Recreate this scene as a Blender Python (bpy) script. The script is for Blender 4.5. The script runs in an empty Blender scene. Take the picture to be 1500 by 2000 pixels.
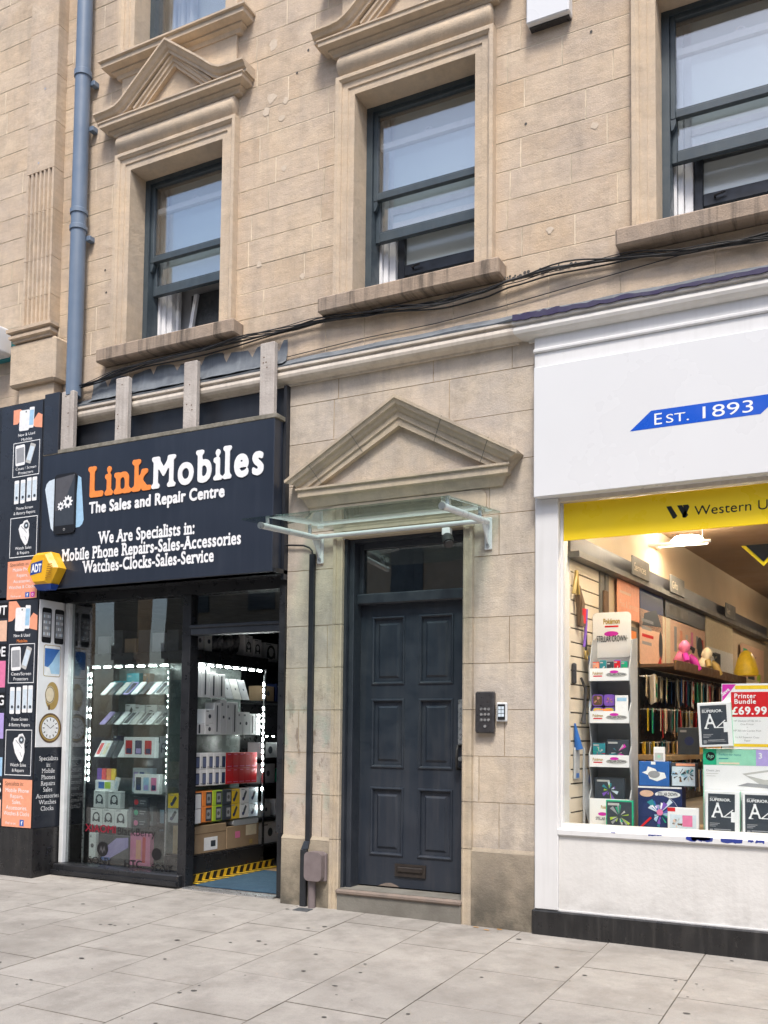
import bpy, bmesh, math, random
from mathutils import Vector, Matrix
R = math.radians
rng = random.Random(7)
SC = bpy.context.scene
COL = SC.collection

# ------------------------------------------------------------------ camera
cam_d = bpy.data.cameras.new("camera"); cam = bpy.data.objects.new("camera", cam_d); COL.objects.link(cam)
yaw, pit, rol = R(27.27), R(3.35), R(0.62)
f_ = Vector((-math.sin(yaw)*math.cos(pit), math.cos(yaw)*math.cos(pit), math.sin(pit)))
r_ = Vector((math.cos(yaw), math.sin(yaw), 0)); u_ = r_.cross(f_)
r2 = r_*math.cos(rol) + u_*math.sin(rol); u2 = -r_*math.sin(rol) + u_*math.cos(rol)
mw = Matrix(((r2.x, u2.x, -f_.x, 3.2), (r2.y, u2.y, -f_.y, -5.99), (r2.z, u2.z, -f_.z, 1.26), (0, 0, 0, 1)))
cam.matrix_world = mw
cam_d.sensor_fit = 'VERTICAL'; cam_d.sensor_height = 36; cam_d.sensor_width = 27
cam_d.lens = 36*1868.5/2000; cam_d.shift_x = 0.0; cam_d.shift_y = 323/2000
cam_d.clip_start = 0.05; cam_d.clip_end = 2000
SC.camera = cam

# ------------------------------------------------------------------ sky, sun, exposure
SUN_EL, SUN_AZ = R(58), R(156)          # azimuth from +y clockwise: the sun stands behind the camera, high and soft
w = bpy.data.worlds.new("World"); SC.world = w; w.use_nodes = True
nt = w.node_tree; bg = nt.nodes["Background"]
sky = nt.nodes.new("ShaderNodeTexSky"); sky.sky_type = 'NISHITA'; sky.sun_disc = False
sky.sun_elevation = SUN_EL; sky.sun_rotation = SUN_AZ
sky.air_density = 1.0; sky.dust_density = 2.6; sky.ozone_density = 1.0
nt.links.new(sky.outputs[0], bg.inputs[0]); bg.inputs[1].default_value = 0.105
sd = bpy.data.lights.new("sun", 'SUN'); sd.energy = 1.5; sd.angle = R(13); sd.color = (1.0, 0.94, 0.86)
so = bpy.data.objects.new("sun", sd); COL.objects.link(so)
sdir = Vector((math.sin(SUN_AZ)*math.cos(SUN_EL), math.cos(SUN_AZ)*math.cos(SUN_EL), math.sin(SUN_EL)))
so.rotation_euler = sdir.to_track_quat('Z', 'Y').to_euler(); so.location = (0, -20, 30)
SC.view_settings.view_transform = 'Standard'; SC.view_settings.look = 'None'
SC.view_settings.exposure = 1.34; SC.view_settings.gamma = 1.0
SC.render.engine = 'CYCLES'
SC.cycles.use_denoising = True
SC.cycles.max_bounces = 10; SC.cycles.transparent_max_bounces = 24; SC.cycles.glossy_bounces = 5
SC.cycles.diffuse_bounces = 4
SC.cycles.sample_clamp_indirect = 6

# ------------------------------------------------------------------ materials
M = {}
def _nodes(name):
    m = bpy.data.materials.new(name); m.use_nodes = True
    nt = m.node_tree; b = nt.nodes["Principled BSDF"]; M[name] = m
    return m, nt, b
def N(nt, t, **kw):
    n = nt.nodes.new(t)
    for k, v in kw.items():
        if k in n.inputs.keys(): n.inputs[k].default_value = v
        else: setattr(n, k, v)
    return n
def mixc(nt, fac, a, b, mode='MIX'):
    n = nt.nodes.new("ShaderNodeMix"); n.data_type = 'RGBA'; n.blend_type = mode
    for sock, v in ((n.inputs[0], fac), (n.inputs[6], a), (n.inputs[7], b)):
        if hasattr(v, 'is_linked') or hasattr(v, 'node'): nt.links.new(v, sock)
        elif isinstance(v, (int, float)): sock.default_value = v
        else: sock.default_value = (*v, 1)
    return n.outputs[2]
def noise(nt, pos, scale, detail=4, rough=.55, lo=.35, hi=.65, stretch=None):
    if stretch:
        mp = N(nt, "ShaderNodeMapping"); mp.inputs['Scale'].default_value = stretch
        nt.links.new(pos, mp.inputs['Vector']); pos = mp.outputs[0]
    n = N(nt, "ShaderNodeTexNoise", Scale=scale, Detail=detail, Roughness=rough)
    nt.links.new(pos, n.inputs['Vector'])
    r = N(nt, "ShaderNodeMapRange"); r.inputs[1].default_value = lo; r.inputs[2].default_value = hi
    nt.links.new(n.outputs[0], r.inputs[0])
    return r.outputs[0]
def math_n(nt, op, a, b=None):
    n = N(nt, "ShaderNodeMath", operation=op)
    for s, v in ((n.inputs[0], a), (n.inputs[1], b)):
        if v is None: continue
        if isinstance(v, (int, float)): s.default_value = v
        else: nt.links.new(v, s)
    return n.outputs[0]
def ramp01(nt, v, lo, hi):
    r = N(nt, "ShaderNodeMapRange"); r.inputs[1].default_value = lo; r.inputs[2].default_value = hi
    nt.links.new(v, r.inputs[0]); return r.outputs[0]
def pm(name, c1, c2=None, rough=.5, scale=6, bump=0, bscale=60, metal=0, spec=.5, streak=0, sc=None, speck=0, rvar=.12, coat=0, low=0):
    """painted / plain surface: two tones by noise, optional vertical streaks, specks and fine bump"""
    m, nt, b = _nodes(name)
    geo = N(nt, "ShaderNodeNewGeometry"); pos = geo.outputs['Position']
    c2 = c2 or tuple(x*.8 for x in c1)
    col = mixc(nt, noise(nt, pos, scale, 5), c1, c2)
    if streak:
        col = mixc(nt, math_n(nt, 'MULTIPLY', noise(nt, pos, 1, 6, .6, .48, .75, (22, 22, 1.3)), streak), col, sc or tuple(x*.5 for x in c1))
    if speck:
        col = mixc(nt, math_n(nt, 'MULTIPLY', noise(nt, pos, 45, 3, .6, .66, .72), speck), col, sc or tuple(min(1, x*2+.1) for x in c1))
    if low:
        sx = N(nt, "ShaderNodeSeparateXYZ"); nt.links.new(pos, sx.inputs[0])
        col = mixc(nt, math_n(nt, 'MULTIPLY', math_n(nt, 'MULTIPLY', ramp01(nt, sx.outputs[2], .42, .12), noise(nt, pos, 1, 7, .7, .42, .66, (5, 5, 9))), low), col, (.20, .185, .17))
    nt.links.new(col, b.inputs['Base Color'])
    rr = N(nt, "ShaderNodeMapRange"); rr.inputs[3].default_value = max(.02, rough-rvar); rr.inputs[4].default_value = min(1, rough+rvar)
    nt.links.new(noise(nt, pos, scale*2.3, 4), rr.inputs[0]); nt.links.new(rr.outputs[0], b.inputs['Roughness'])
    b.inputs['Metallic'].default_value = metal; b.inputs['Specular IOR Level'].default_value = spec
    if coat: b.inputs['Coat Weight'].default_value = coat
    if bump:
        nz = N(nt, "ShaderNodeTexNoise", Scale=bscale, Detail=5); nt.links.new(pos, nz.inputs['Vector'])
        bp = N(nt, "ShaderNodeBump", Strength=bump, Distance=.01); nt.links.new(nz.outputs[0], bp.inputs['Height'])
        nt.links.new(bp.outputs[0], b.inputs['Normal'])
    return m
def flat(name, c, rough=.5, spec=.4):
    m, nt, b = _nodes(name)
    geo = N(nt, "ShaderNodeNewGeometry")
    col = mixc(nt, noise(nt, geo.outputs['Position'], 30, 2), c, tuple(x*.9 for x in c))
    nt.links.new(col, b.inputs['Base Color'])
    b.inputs['Roughness'].default_value = rough; b.inputs['Specular IOR Level'].default_value = spec
    return m
def emit(name, c, s):
    m, nt, b = _nodes(name)
    b.inputs['Base Color'].default_value = (.8, .8, .8, 1)
    b.inputs['Emission Color'].default_value = (*c, 1); b.inputs['Emission Strength'].default_value = s
    return m
def glass(name, tint=(1, 1, 1), gain=1.0, rough=0.0, wave=.06):
    m, nt, b = _nodes(name); nt.nodes.remove(b)
    out = nt.nodes["Material Output"]
    t = N(nt, "ShaderNodeBsdfTransparent"); t.inputs[0].default_value = (*tint, 1)
    g = N(nt, "ShaderNodeBsdfGlossy"); g.inputs['Roughness'].default_value = rough
    fr = N(nt, "ShaderNodeFresnel"); geo = N(nt, "ShaderNodeNewGeometry")
    io = N(nt, "ShaderNodeMapRange"); io.inputs[3].default_value = 1.5; io.inputs[4].default_value = 1/1.5     # a thin sheet: no total reflection at its back face
    nt.links.new(geo.outputs['Backfacing'], io.inputs[0]); nt.links.new(io.outputs[0], fr.inputs[0])
    nz = N(nt, "ShaderNodeTexNoise", Scale=1.6, Detail=1); nt.links.new(geo.outputs['Position'], nz.inputs['Vector'])
    bp = N(nt, "ShaderNodeBump", Strength=wave, Distance=.05); nt.links.new(nz.outputs[0], bp.inputs['Height'])
    nt.links.new(bp.outputs[0], g.inputs['Normal'])
    fac = math_n(nt, 'MINIMUM', math_n(nt, 'MULTIPLY', fr.outputs[0], gain), 1.0)
    mx = N(nt, "ShaderNodeMixShader"); nt.links.new(fac, mx.inputs[0])
    nt.links.new(t.outputs[0], mx.inputs[1]); nt.links.new(g.outputs[0], mx.inputs[2])
    nt.links.new(mx.outputs[0], out.inputs[0])
    return m
def stone(name, a, b2, c3, grime=(.16, .14, .125), gr=.5, mortar=(.60, .50, .37), low=0, green=0, lines=.3):
    """ashlar: 'tone' per block, 'joint' marks the pointing, grain, bedding lines and grime stains"""
    m, nt, b = _nodes(name)
    geo = N(nt, "ShaderNodeNewGeometry"); pos = geo.outputs['Position']
    at = N(nt, "ShaderNodeAttribute"); at.attribute_name = "tone"
    jt = N(nt, "ShaderNodeAttribute"); jt.attribute_name = "joint"
    col = mixc(nt, at.outputs['Fac'], a, b2)
    col = mixc(nt, math_n(nt, 'MULTIPLY', noise(nt, pos, 1.7, 6, .65, .40, .62), .8), col, c3)
    col = mixc(nt, math_n(nt, 'MULTIPLY', noise(nt, pos, 1, 5, .65, .45, .75, (5, 5, 40)), lines), col, tuple(x*.72 for x in a))
    col = mixc(nt, math_n(nt, 'MULTIPLY', noise(nt, pos, 130, 3, .7, .42, .8), .30), col, tuple(x*.6 for x in a))
    col = mixc(nt, math_n(nt, 'MULTIPLY', noise(nt, pos, 1.1, 8, .72, .49, .74, (1.6, 1.6, .9)), gr), col, grime)
    col = mixc(nt, math_n(nt, 'MULTIPLY', noise(nt, pos, 1, 6, .65, .52, .75, (8, 8, .6)), gr*.7), col, tuple(x*1.5 for x in grime))
    col = mixc(nt, math_n(nt, 'MULTIPLY', noise(nt, pos, 7, 8, .75, .47, .66), .32), col, tuple(x*.62 for x in c3))
    col = mixc(nt, math_n(nt, 'MULTIPLY', noise(nt, pos, 4.3, 8, .7, .54, .66), .30), col, tuple(min(.75, x*1.18) for x in b2))
    sx = N(nt, "ShaderNodeSeparateXYZ"); nt.links.new(pos, sx.inputs[0])
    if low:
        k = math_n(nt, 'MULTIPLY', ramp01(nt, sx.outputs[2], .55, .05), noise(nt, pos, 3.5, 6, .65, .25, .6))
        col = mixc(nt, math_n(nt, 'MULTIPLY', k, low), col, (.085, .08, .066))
    if green:
        z = math_n(nt, 'MULTIPLY', ramp01(nt, sx.outputs[2], .55, .8), ramp01(nt, sx.outputs[2], 1.75, 1.3))
        z = math_n(nt, 'MULTIPLY', z, ramp01(nt, sx.outputs[0], -.28, -.36))
        col = mixc(nt, math_n(nt, 'MULTIPLY', math_n(nt, 'MULTIPLY', z, noise(nt, pos, 5, 3, .5, .52, .62)), .55), col, (.25, .36, .30))
        col = mixc(nt, math_n(nt, 'MULTIPLY', math_n(nt, 'MULTIPLY', z, noise(nt, pos, 1, 4, .6, .56, .62, (16, 16, 5))), .6), col, (.16, .11, .085))
    col = mixc(nt, jt.outputs['Fac'], col, mixc(nt, noise(nt, pos, 3.1, 4, .6, .42, .58), tuple(x*.7 for x in mortar), mortar))
    nt.links.new(col, b.inputs['Base Color']); b.inputs['Roughness'].default_value = .92; b.inputs['Specular IOR Level'].default_value = .2
    n1 = N(nt, "ShaderNodeTexNoise", Scale=90, Detail=6, Roughness=.7); nt.links.new(pos, n1.inputs['Vector'])
    n2 = N(nt, "ShaderNodeTexNoise", Scale=9, Detail=4); nt.links.new(pos, n2.inputs['Vector'])
    h = math_n(nt, 'ADD', n1.outputs[0], math_n(nt, 'MULTIPLY', n2.outputs[0], 2.0))
    bp = N(nt, "ShaderNodeBump", Strength=.6, Distance=.008); nt.links.new(h, bp.inputs['Height'])
    nt.links.new(bp.outputs[0], b.inputs['Normal'])
    return m

stone('sandstone', (.585, .445, .31), (.66, .535, .40), (.55, .455, .37), gr=.45, mortar=(.70, .60, .46), lines=.4)
stone('sandstone_lower', (.56, .465, .355), (.63, .55, .445), (.455, .41, .372), gr=.6, mortar=(.45, .36, .25), low=.0, green=1, lines=.2)
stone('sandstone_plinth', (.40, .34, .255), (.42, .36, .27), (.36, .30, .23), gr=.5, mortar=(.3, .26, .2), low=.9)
stone('sandstone_trim', (.63, .50, .36), (.63, .50, .36), (.57, .475, .375), gr=.3, lines=.3)
stone('sandstone_trim_low', (.53, .44, .32), (.53, .44, .32), (.43, .37, .30), gr=.38, lines=.15)
def sillmat():
    m = stone('sill_stone', (.40, .31, .235), (.40, .31, .235), (.33, .27, .22), gr=.45)
    nt = m.node_tree; b = nt.nodes["Principled BSDF"]
    src = b.inputs['Base Color'].links[0].from_socket
    pos = [n for n in nt.nodes if n.bl_idname == 'ShaderNodeNewGeometry'][0].outputs['Position']
    col = mixc(nt, math_n(nt, 'MULTIPLY', noise(nt, pos, 1, 5, .7, .50, .68, (13, 1, .8)), .75), src, (.055, .05, .045))
    nt.links.new(col, b.inputs['Base Color'])
sillmat()
stone('paving', (.318, .298, .270), (.37, .348, .318), (.285, .266, .241), grime=(.19, .173, .155), gr=.5, mortar=(.20, .18, .155), lines=.1)
pm('kerb_stone', (.33, .32, .30), rough=.9, bump=.3)
pm('asphalt', (.05, .05, .052), (.07, .07, .07), .9, 3, .5, 150)
pm('white_paint', (.69, .69, .69), (.64, .64, .64), .42, 2.2, streak=.22, sc=(.46, .45, .43), speck=.06)
pm('fascia_white', (.69, .70, .712), (.675, .685, .698), .30, .8, spec=.45)
pm('stallriser_white', (.68, .67, .65), (.63, .62, .60), .5, 3, .15, 50, streak=.18, sc=(.42, .40, .38), speck=.12, low=.42)
pm('cream_paint', (.66, .60, .52), (.56, .50, .43), .5, 5, .15, 40, streak=.35, sc=(.28, .23, .18))
pm('cornice_white', (.66, .645, .62), (.58, .56, .53), .45, 5, .1, 40, streak=.15, sc=(.45, .42, .38))
pm('purple_paint', (.028, .020, .075), (.05, .045, .09), .6, 9)
pm('blue_flake', (.02, .04, .30), (.03, .05, .22), .5, 9)
pm('lead', (.10, .115, .135), (.16, .18, .20), .55, 6, .25, 18, streak=.35, sc=(.26, .28, .30))
pm('black_board', (.012, .015, .022), (.02, .023, .03), .42, 2, streak=.2, sc=(.04, .045, .055))
pm('sign_navy', (.016, .022, .036), (.022, .029, .045), .34, 1.2, streak=.25, sc=(.045, .055, .075), rvar=.06)
pm('poster_navy', (.02, .024, .034), (.026, .031, .042), .35, 3)
pm('shop_black', (.012, .013, .016), (.02, .021, .024), .35, 5, speck=.1, sc=(.08, .08, .08))
pm('black_plinth', (.012, .012, .013), (.02, .02, .021), .35, 7, speck=.25, sc=(.13, .12, .11), streak=.2)
pm('door_paint', (.019, .025, .037), (.025, .032, .045), .40, 4, .05, 40, streak=.12, speck=.06, sc=(.16, .14, .13))
pm('frame_paint', (.022, .027, .037), (.03, .036, .046), .45, 6, streak=.15, sc=(.07, .075, .085))
pm('sash_paint', (.042, .060, .075), (.056, .076, .09), .45, 8, .05, 60, streak=.2, sc=(.11, .14, .16))
pm('pipe_blue', (.13, .18, .255), (.16, .21, .285), .42, 4, .05, 40, streak=.3, sc=(.09, .12, .17))
pm('timber_grey', (.50, .46, .42), (.38, .34, .31), .85, 5, .4, 60, streak=.45, sc=(.20, .17, .14))
pm('timber_edge', (.26, .24, .20), (.15, .14, .11), .9, 12, .4, 60, streak=.3)
pm('cable_black', (.012, .012, .013), (.03, .03, .03), .5, 20)
pm('cable_grey', (.10, .10, .10), (.05, .05, .05), .5, 20)
pm('trunking', (.015, .017, .021), (.022, .025, .03), .4, 10)
pm('box_mauve', (.155, .125, .125), (.20, .165, .165), .55, 9, .1, 60)
pm('steel_white', (.66, .68, .69), (.58, .60, .61), .35, 8)
pm('steel', (.55, .56, .57), (.45, .46, .47), .35, 20, metal=.8)
pm('dark_metal', (.045, .043, .046), (.06, .057, .06), .38, 20, metal=.3)
pm('key_metal', (.55, .55, .55), None, .3, 20, metal=.7)
pm('bronze', (.030, .024, .022), (.045, .036, .03), .5, 20, metal=.3)
pm('alarm_yellow', (.80, .43, .012), (.72, .38, .012), .4, 6, streak=.1)
pm('alarm_blue', (.015, .06, .30), None, .4, 6)
pm('yellow_vinyl', (.97, .70, .018), (.95, .68, .018), .35, 1.5)
pm('flash_blue', (.008, .09, .55), (.008, .085, .50), .35, 2)
pm('led_off', (.4, .4, .4), None, .5)
pm('step_stone', (.20, .19, .165), (.15, .14, .12), .85, 6, .3, 60)
pm('step_edge', (.24, .185, .15), (.17, .14, .12), .8, 6, .3, 60)
pm('mat_blue', (.02, .055, .095), (.03, .075, .12), .95, 12, .6, 200)
pm('hazard_yellow', (.70, .46, .02), (.5, .33, .03), .6, 12)
pm('floor_wood', (.42, .30, .17), (.33, .23, .13), .5, 3, streak=.3)
pm('carpet', (.10, .09, .085), None, .95, 20, .3, 200)
pm('wall_dark', (.045, .045, .05), None, .8, 3)
pm('wall_cream', (.62, .50, .36), (.55, .45, .32), .8, 2)
pm('ceiling_tan', (.42, .28, .17), (.36, .24, .15), .8, 2)
pm('slat_cream', (.66, .58, .47), (.60, .52, .42), .6, 2)
pm('slat_groove', (.10, .08, .06), None, .8)
pm('grey_strip', (.17, .16, .145), (.13, .125, .115), .5, 3)
pm('room_grey', (.55, .56, .58), None, .8, 2)
pm('pvc_white', (.85, .85, .86), (.80, .80, .81), .35, 4)
pm('curtain', (.78, .78, .78), (.66, .66, .67), .9, 6)
pm('anthracite', (.04, .045, .055), None, .4, 8)
pm('carton', (.34, .24, .145), (.29, .20, .12), .85, 8, .1, 60)
pm('gum', (.07, .065, .06), None, .7, 30)
pm('cover_grey', (.05, .055, .06), (.08, .085, .09), .7, 20, .3, 80)
pm('leaf_orange', (.55, .28, .06), None, .8, 40)
pm('plastic_bag', (.30, .30, .31), (.12, .12, .13), .2, 25, .5, 14)
pm('brown_wood', (.16, .085, .045), (.11, .06, .03), .6, 8, streak=.4)
pm('alarm_louvre', (.42, .20, .008), None, .5)
pm('back_glass', (.20, .235, .225), (.13, .15, .145), .25, 4)
pm('patch_mortar', (.62, .52, .41), (.55, .46, .36), .95, 20, .2, 60)
pm('card_white', (.82, .82, .83), (.77, .77, .78), .5, 6)
pm('card_grey', (.42, .43, .45), (.36, .37, .39), .6, 6)
pm('opposite_stone', (.40, .31, .21), (.30, .23, .16), .9, 1.2, streak=.2)
pm('opposite_dark', (.05, .055, .06), None, .3, 1)
pm('slate', (.09, .095, .105), None, .8, 3)
for n_, c_ in dict(ink_white=(.85, .86, .87), ink_orange=(.88, .27, .06), ink_salmon=(.86, .36, .22), ink_black=(.012, .012, .014), ink_red=(.62, .015, .022),
                   ink_blue=(.03, .13, .42), ink_sky=(.36, .58, .78), ink_pale=(.62, .72, .80), ink_yellow=(.85, .58, .03), ink_green=(.02, .42, .22),
                   ink_mint=(.30, .66, .48), ink_purple=(.22, .10, .50), ink_magenta=(.62, .03, .40), ink_pink=(.75, .20, .38), ink_grey=(.32, .33, .35),
                   ink_slate=(.045, .055, .07), ink_gold=(.42, .29, .09), ink_brown=(.13, .075, .04), ink_maroon=(.22, .012, .03), ink_screen=(.14, .17, .30), ink_navy=(.02, .035, .12), ink_teal=(.03, .25, .30),
                   ink_peach=(.78, .50, .36), ink_cream=(.76, .66, .48), ink_silver=(.50, .50, .48), ink_lime=(.40, .58, .05), ink_wu=(.013, .016, .014),
                   ink_facebook=(.04, .13, .45), ink_dim=(.09, .09, .10), ink_lav=(.45, .36, .72)).items():
    flat(n_, c_, .4)
glass('window_glass', (.97, .985, .98), 4.2)
glass('shop_glass', (.90, .92, .92), 1.9, 0, .012)
glass('display_glass', (.97, .985, .98), .8, 0, .02)
glass('cabinet_glass', (.90, .94, .93), .9)
glass('canopy_glass', (.80, .90, .875), 1.3)
glass('clear_pack', (.95, .95, .95), 1.5, .08)
pm('painted_sky_pane', (.74, .82, .82), (.80, .86, .86), .12, 1.0, spec=1.0, rvar=.02)  # pale colour stands in for bright sky reflected in the upper windows
emit('led', (.93, 1.0, .96), 44); emit('tube_light', (1.0, .84, .64), 42); emit('spot_warm', (1, .8, .5), 14); emit('blue_glow', (.02, .05, .8), .6)

# ------------------------------------------------------------------ mesh builder
class Fr:
    def __init__(s, o, U, V, Nn): s.o, s.U, s.V, s.N = Vector(o), Vector(U), Vector(V), Vector(Nn)
    def __call__(s, a, b, c): return s.o + s.U*a + s.V*b + s.N*c
def front(x=0, y=0, z=0): return Fr((x, y, z), (1, 0, 0), (0, 0, 1), (0, -1, 0))      # plane facing the street
def sideR(x=0, y=0, z=0): return Fr((x, y, z), (0, 1, 0), (0, 0, 1), (1, 0, 0))       # plane facing +x
WORLD = Fr((0, 0, 0), (1, 0, 0), (0, 1, 0), (0, 0, 1))
ORIG = {}
class MB:
    def __init__(s, fr=None):
        s.v, s.f, s.m, s.t, s.j, s.sm, s.slots = [], [], [], [], [], [], []; s.fr = fr or WORLD
    def slot(s, mat):
        if mat not in s.slots: s.slots.append(mat)
        return s.slots.index(mat)
    def add(s, pts, faces, mat, tone=.5, joint=0., smooth=False, world=False):
        k = len(s.v); s.v += [Vector(p) if world else s.fr(*p) for p in pts]; mi = s.slot(mat)
        for f in faces:
            s.f.append([k+i for i in f]); s.m.append(mi); s.t.append(tone); s.j.append(joint); s.sm.append(smooth)
    def box(s, a0, a1, b0, b1, c0, c1, mat, tone=.5):
        p = [(a0, b0, c0), (a1, b0, c0), (a1, b1, c0), (a0, b1, c0), (a0, b0, c1), (a1, b0, c1), (a1, b1, c1), (a0, b1, c1)]
        s.add(p, [(0, 3, 2, 1), (4, 5, 6, 7), (0, 1, 5, 4), (1, 2, 6, 5), (2, 3, 7, 6), (3, 0, 4, 7)], mat, tone)
    def bbox(s, a0, a1, b0, b1, c0, c1, mat, bv=.004):
        """box with chamfered edges round its c1 face and its corners"""
        a0, a1 = min(a0, a1), max(a0, a1); b0, b1 = min(b0, b1), max(b0, b1); c0, c1 = min(c0, c1), max(c0, c1)
        d = min(bv, (a1-a0)*.3, (b1-b0)*.3, (c1-c0)*.3); P = []
        for (x, nx) in ((a0, a0+d), (a1, a1-d)):
            for (y, ny) in ((b0, b0+d), (b1, b1-d)):
                for (z, nz) in ((c0, c0+d), (c1, c1-d)):
                    P += [(x, ny, nz), (nx, y, nz), (nx, ny, z)]
        bm = bmesh.new()
        for p in P: bm.verts.new(p)
        bmesh.ops.convex_hull(bm, input=bm.verts); bm.verts.index_update()
        bmesh.ops.dissolve_limit(bm, angle_limit=.01, verts=bm.verts, edges=bm.edges); bm.verts.index_update()
        s.add([tuple(v.co) for v in bm.verts], [[v.index for v in f.verts] for f in bm.faces], mat); bm.free()
    def rect(s, a0, a1, b0, b1, c, mat): s.add([(a0, b0, c), (a1, b0, c), (a1, b1, c), (a0, b1, c)], [(0, 1, 2, 3)], mat)
    def poly(s, pts, c, mat): s.add([(p[0], p[1], c) for p in pts], [tuple(range(len(pts)))], mat)
    def prism(s, pts, c0, c1, mat, smooth=False):
        n = len(pts)
        s.add([(p[0], p[1], c0) for p in pts]+[(p[0], p[1], c1) for p in pts],
              [tuple(range(n))[::-1], tuple(range(n, 2*n))]+[(i, (i+1) % n, n+(i+1) % n, n+i) for i in range(n)], mat, smooth=smooth)
    def disc(s, a, b, r, c, mat, n=20, ry=None):
        ry = ry or r; s.poly([(a+r*math.cos(2*math.pi*i/n), b+ry*math.sin(2*math.pi*i/n)) for i in range(n)], c, mat)
    def ring(s, a, b, r0, r1, c, mat, n=24, ry0=None, ry1=None):
        ry0 = ry0 or r0; ry1 = ry1 or r1
        P = [(a+r0*math.cos(2*math.pi*i/n), b+ry0*math.sin(2*math.pi*i/n), c) for i in range(n)] + [(a+r1*math.cos(2*math.pi*i/n), b+ry1*math.sin(2*math.pi*i/n), c) for i in range(n)]
        s.add(P, [(i, (i+1) % n, n+(i+1) % n, n+i) for i in range(n)], mat)
    def frame(s, a0, a1, b0, b1, t, c, mat):
        s.rect(a0, a1, b0, b0+t, c, mat); s.rect(a0, a1, b1-t, b1, c, mat); s.rect(a0, a0+t, b0+t, b1-t, c, mat); s.rect(a1-t, a1, b0+t, b1-t, c, mat)
    def rrect(s, a0, a1, b0, b1, r, c, mat, c0=None, n=5, rot=0):
        P = []; ca, cb = (a0+a1)/2, (b0+b1)/2
        for (x, y, st) in ((a1-r, b1-r, 0), (a0+r, b1-r, 90), (a0+r, b0+r, 180), (a1-r, b0+r, 270)):
            for i in range(n+1):
                t = R(st+90*i/n); P.append((x+r*math.cos(t), y+r*math.sin(t)))
        if rot: P = [(ca+(x-ca)*math.cos(rot)-(y-cb)*math.sin(rot), cb+(x-ca)*math.sin(rot)+(y-cb)*math.cos(rot)) for x, y in P]
        if c0 is None: s.poly(P, c, mat)
        else: s.prism(P, c0, c, mat)
    def tube(s, path, r, mat, n=10, caps=True):
        P = [Vector(s.fr(*p)) for p in path]; rings = []; rr = r if isinstance(r, (list, tuple)) else [r]*len(P)
        prev = None
        for i, p in enumerate(P):
            d = (P[min(i+1, len(P)-1)]-P[max(i-1, 0)]).normalized()
            a = prev if prev is not None else (Vector((0, 0, 1)) if abs(d.z) < .9 else Vector((1, 0, 0)))
            a = (a-d*a.dot(d)).normalized(); prev = a; b = d.cross(a)
            rings.append([p+(a*math.cos(2*math.pi*k/n)+b*math.sin(2*math.pi*k/n))*rr[i] for k in range(n)])
        V = [q for rg in rings for q in rg]
        F = [(i*n+k, i*n+(k+1) % n, (i+1)*n+(k+1) % n, (i+1)*n+k) for i in range(len(P)-1) for k in range(n)]
        s.add(V, F, mat, smooth=True, world=True)
        if caps: s.add(rings[0], [tuple(range(n))], mat, world=True); s.add(rings[-1], [tuple(range(n))], mat, world=True)
    def sweep(s, prof, path, mat, closed=False, smooth=False):
        """prof: (out, up) offsets; path: list of (a, b) in the frame's plane with mitred corners; 'out' goes along c, 'up' along the path's left normal"""
        n = len(path); rows = []
        for i in range(n):
            p = Vector(path[i]); q0 = Vector(path[i-1]) if (i > 0 or closed) else None; q1 = Vector(path[(i+1) % n]) if (i < n-1 or closed) else None
            d0 = (p-q0).normalized() if q0 is not None else (q1-p).normalized(); d1 = (q1-p).normalized() if q1 is not None else d0
            n0 = Vector((-d0.y, d0.x)); n1 = Vector((-d1.y, d1.x)); m = (n0+n1).normalized(); k = 1/max(.35, m.dot(n0))
            rows.append([(p.x+m.x*u*k, p.y+m.y*u*k, o) for o, u in prof])
        L = len(prof); V = [q for r in rows for q in r]; F = []
        for i in range(n if closed else n-1):
            for k in range(L-1): F.append((i*L+k, i*L+k+1, ((i+1) % n)*L+k+1, ((i+1) % n)*L+k))
        s.add(V, F, mat, smooth=smooth)
        if not closed:
            s.add(rows[0], [tuple(range(L))], mat); s.add(rows[-1], [tuple(range(L))], mat)
    def blocks(s, a0, a1, courses, opens, mat, lens=(.35, .75), joint=.007, depth=.006, dep0=0.):
        """coursed ashlar, each block a bevelled face; 'opens' are rectangles left out"""
        for ci, (b0, b1) in enumerate(courses):
            x = a0 - rng.uniform(0, lens[0]); cuts = []
            while x < a1:
                nx = x + rng.uniform(*lens); cuts.append((max(x, a0), min(nx, a1))); x = nx
            for (p, q) in cuts:
                if q-p < .02: continue
                t = min(1, max(0, rng.gauss(.5, .27))); off = rng.uniform(-.0015, .0015)
                rects = [(p, q, b0, b1)]
                for (u0, u1, w0, w1) in opens:
                    nr = []
                    for (r0, r1, h0, h1) in rects:
                        if r1 <= u0 or r0 >= u1 or h1 <= w0 or h0 >= w1: nr.append((r0, r1, h0, h1)); continue
                        if r0 < u0: nr.append((r0, u0, h0, h1))
                        if r1 > u1: nr.append((u1, r1, h0, h1))
                        lo, hi = max(r0, u0), min(r1, u1)
                        if h0 < w0: nr.append((lo, hi, h0, w0))
                        if h1 > w1: nr.append((lo, hi, w1, h1))
                    rects = nr
                for (r0, r1, h0, h1) in rects:
                    g = min(joint/2, (r1-r0)*.3, (h1-h0)*.3)
                    P = [(r0, h0, dep0-depth), (r1, h0, dep0-depth), (r1, h1, dep0-depth), (r0, h1, dep0-depth),
                         (r0+g, h0+g, dep0+off), (r1-g, h0+g, dep0+off), (r1-g, h1-g, dep0+off), (r0+g, h1-g, dep0+off)]
                    s.add(P, [(4, 5, 6, 7)], mat, t, 0.); s.add(P, [(0, 1, 5, 4), (1, 2, 6, 5), (2, 3, 7, 6), (3, 0, 4, 7)], mat, t, 1.)
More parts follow.
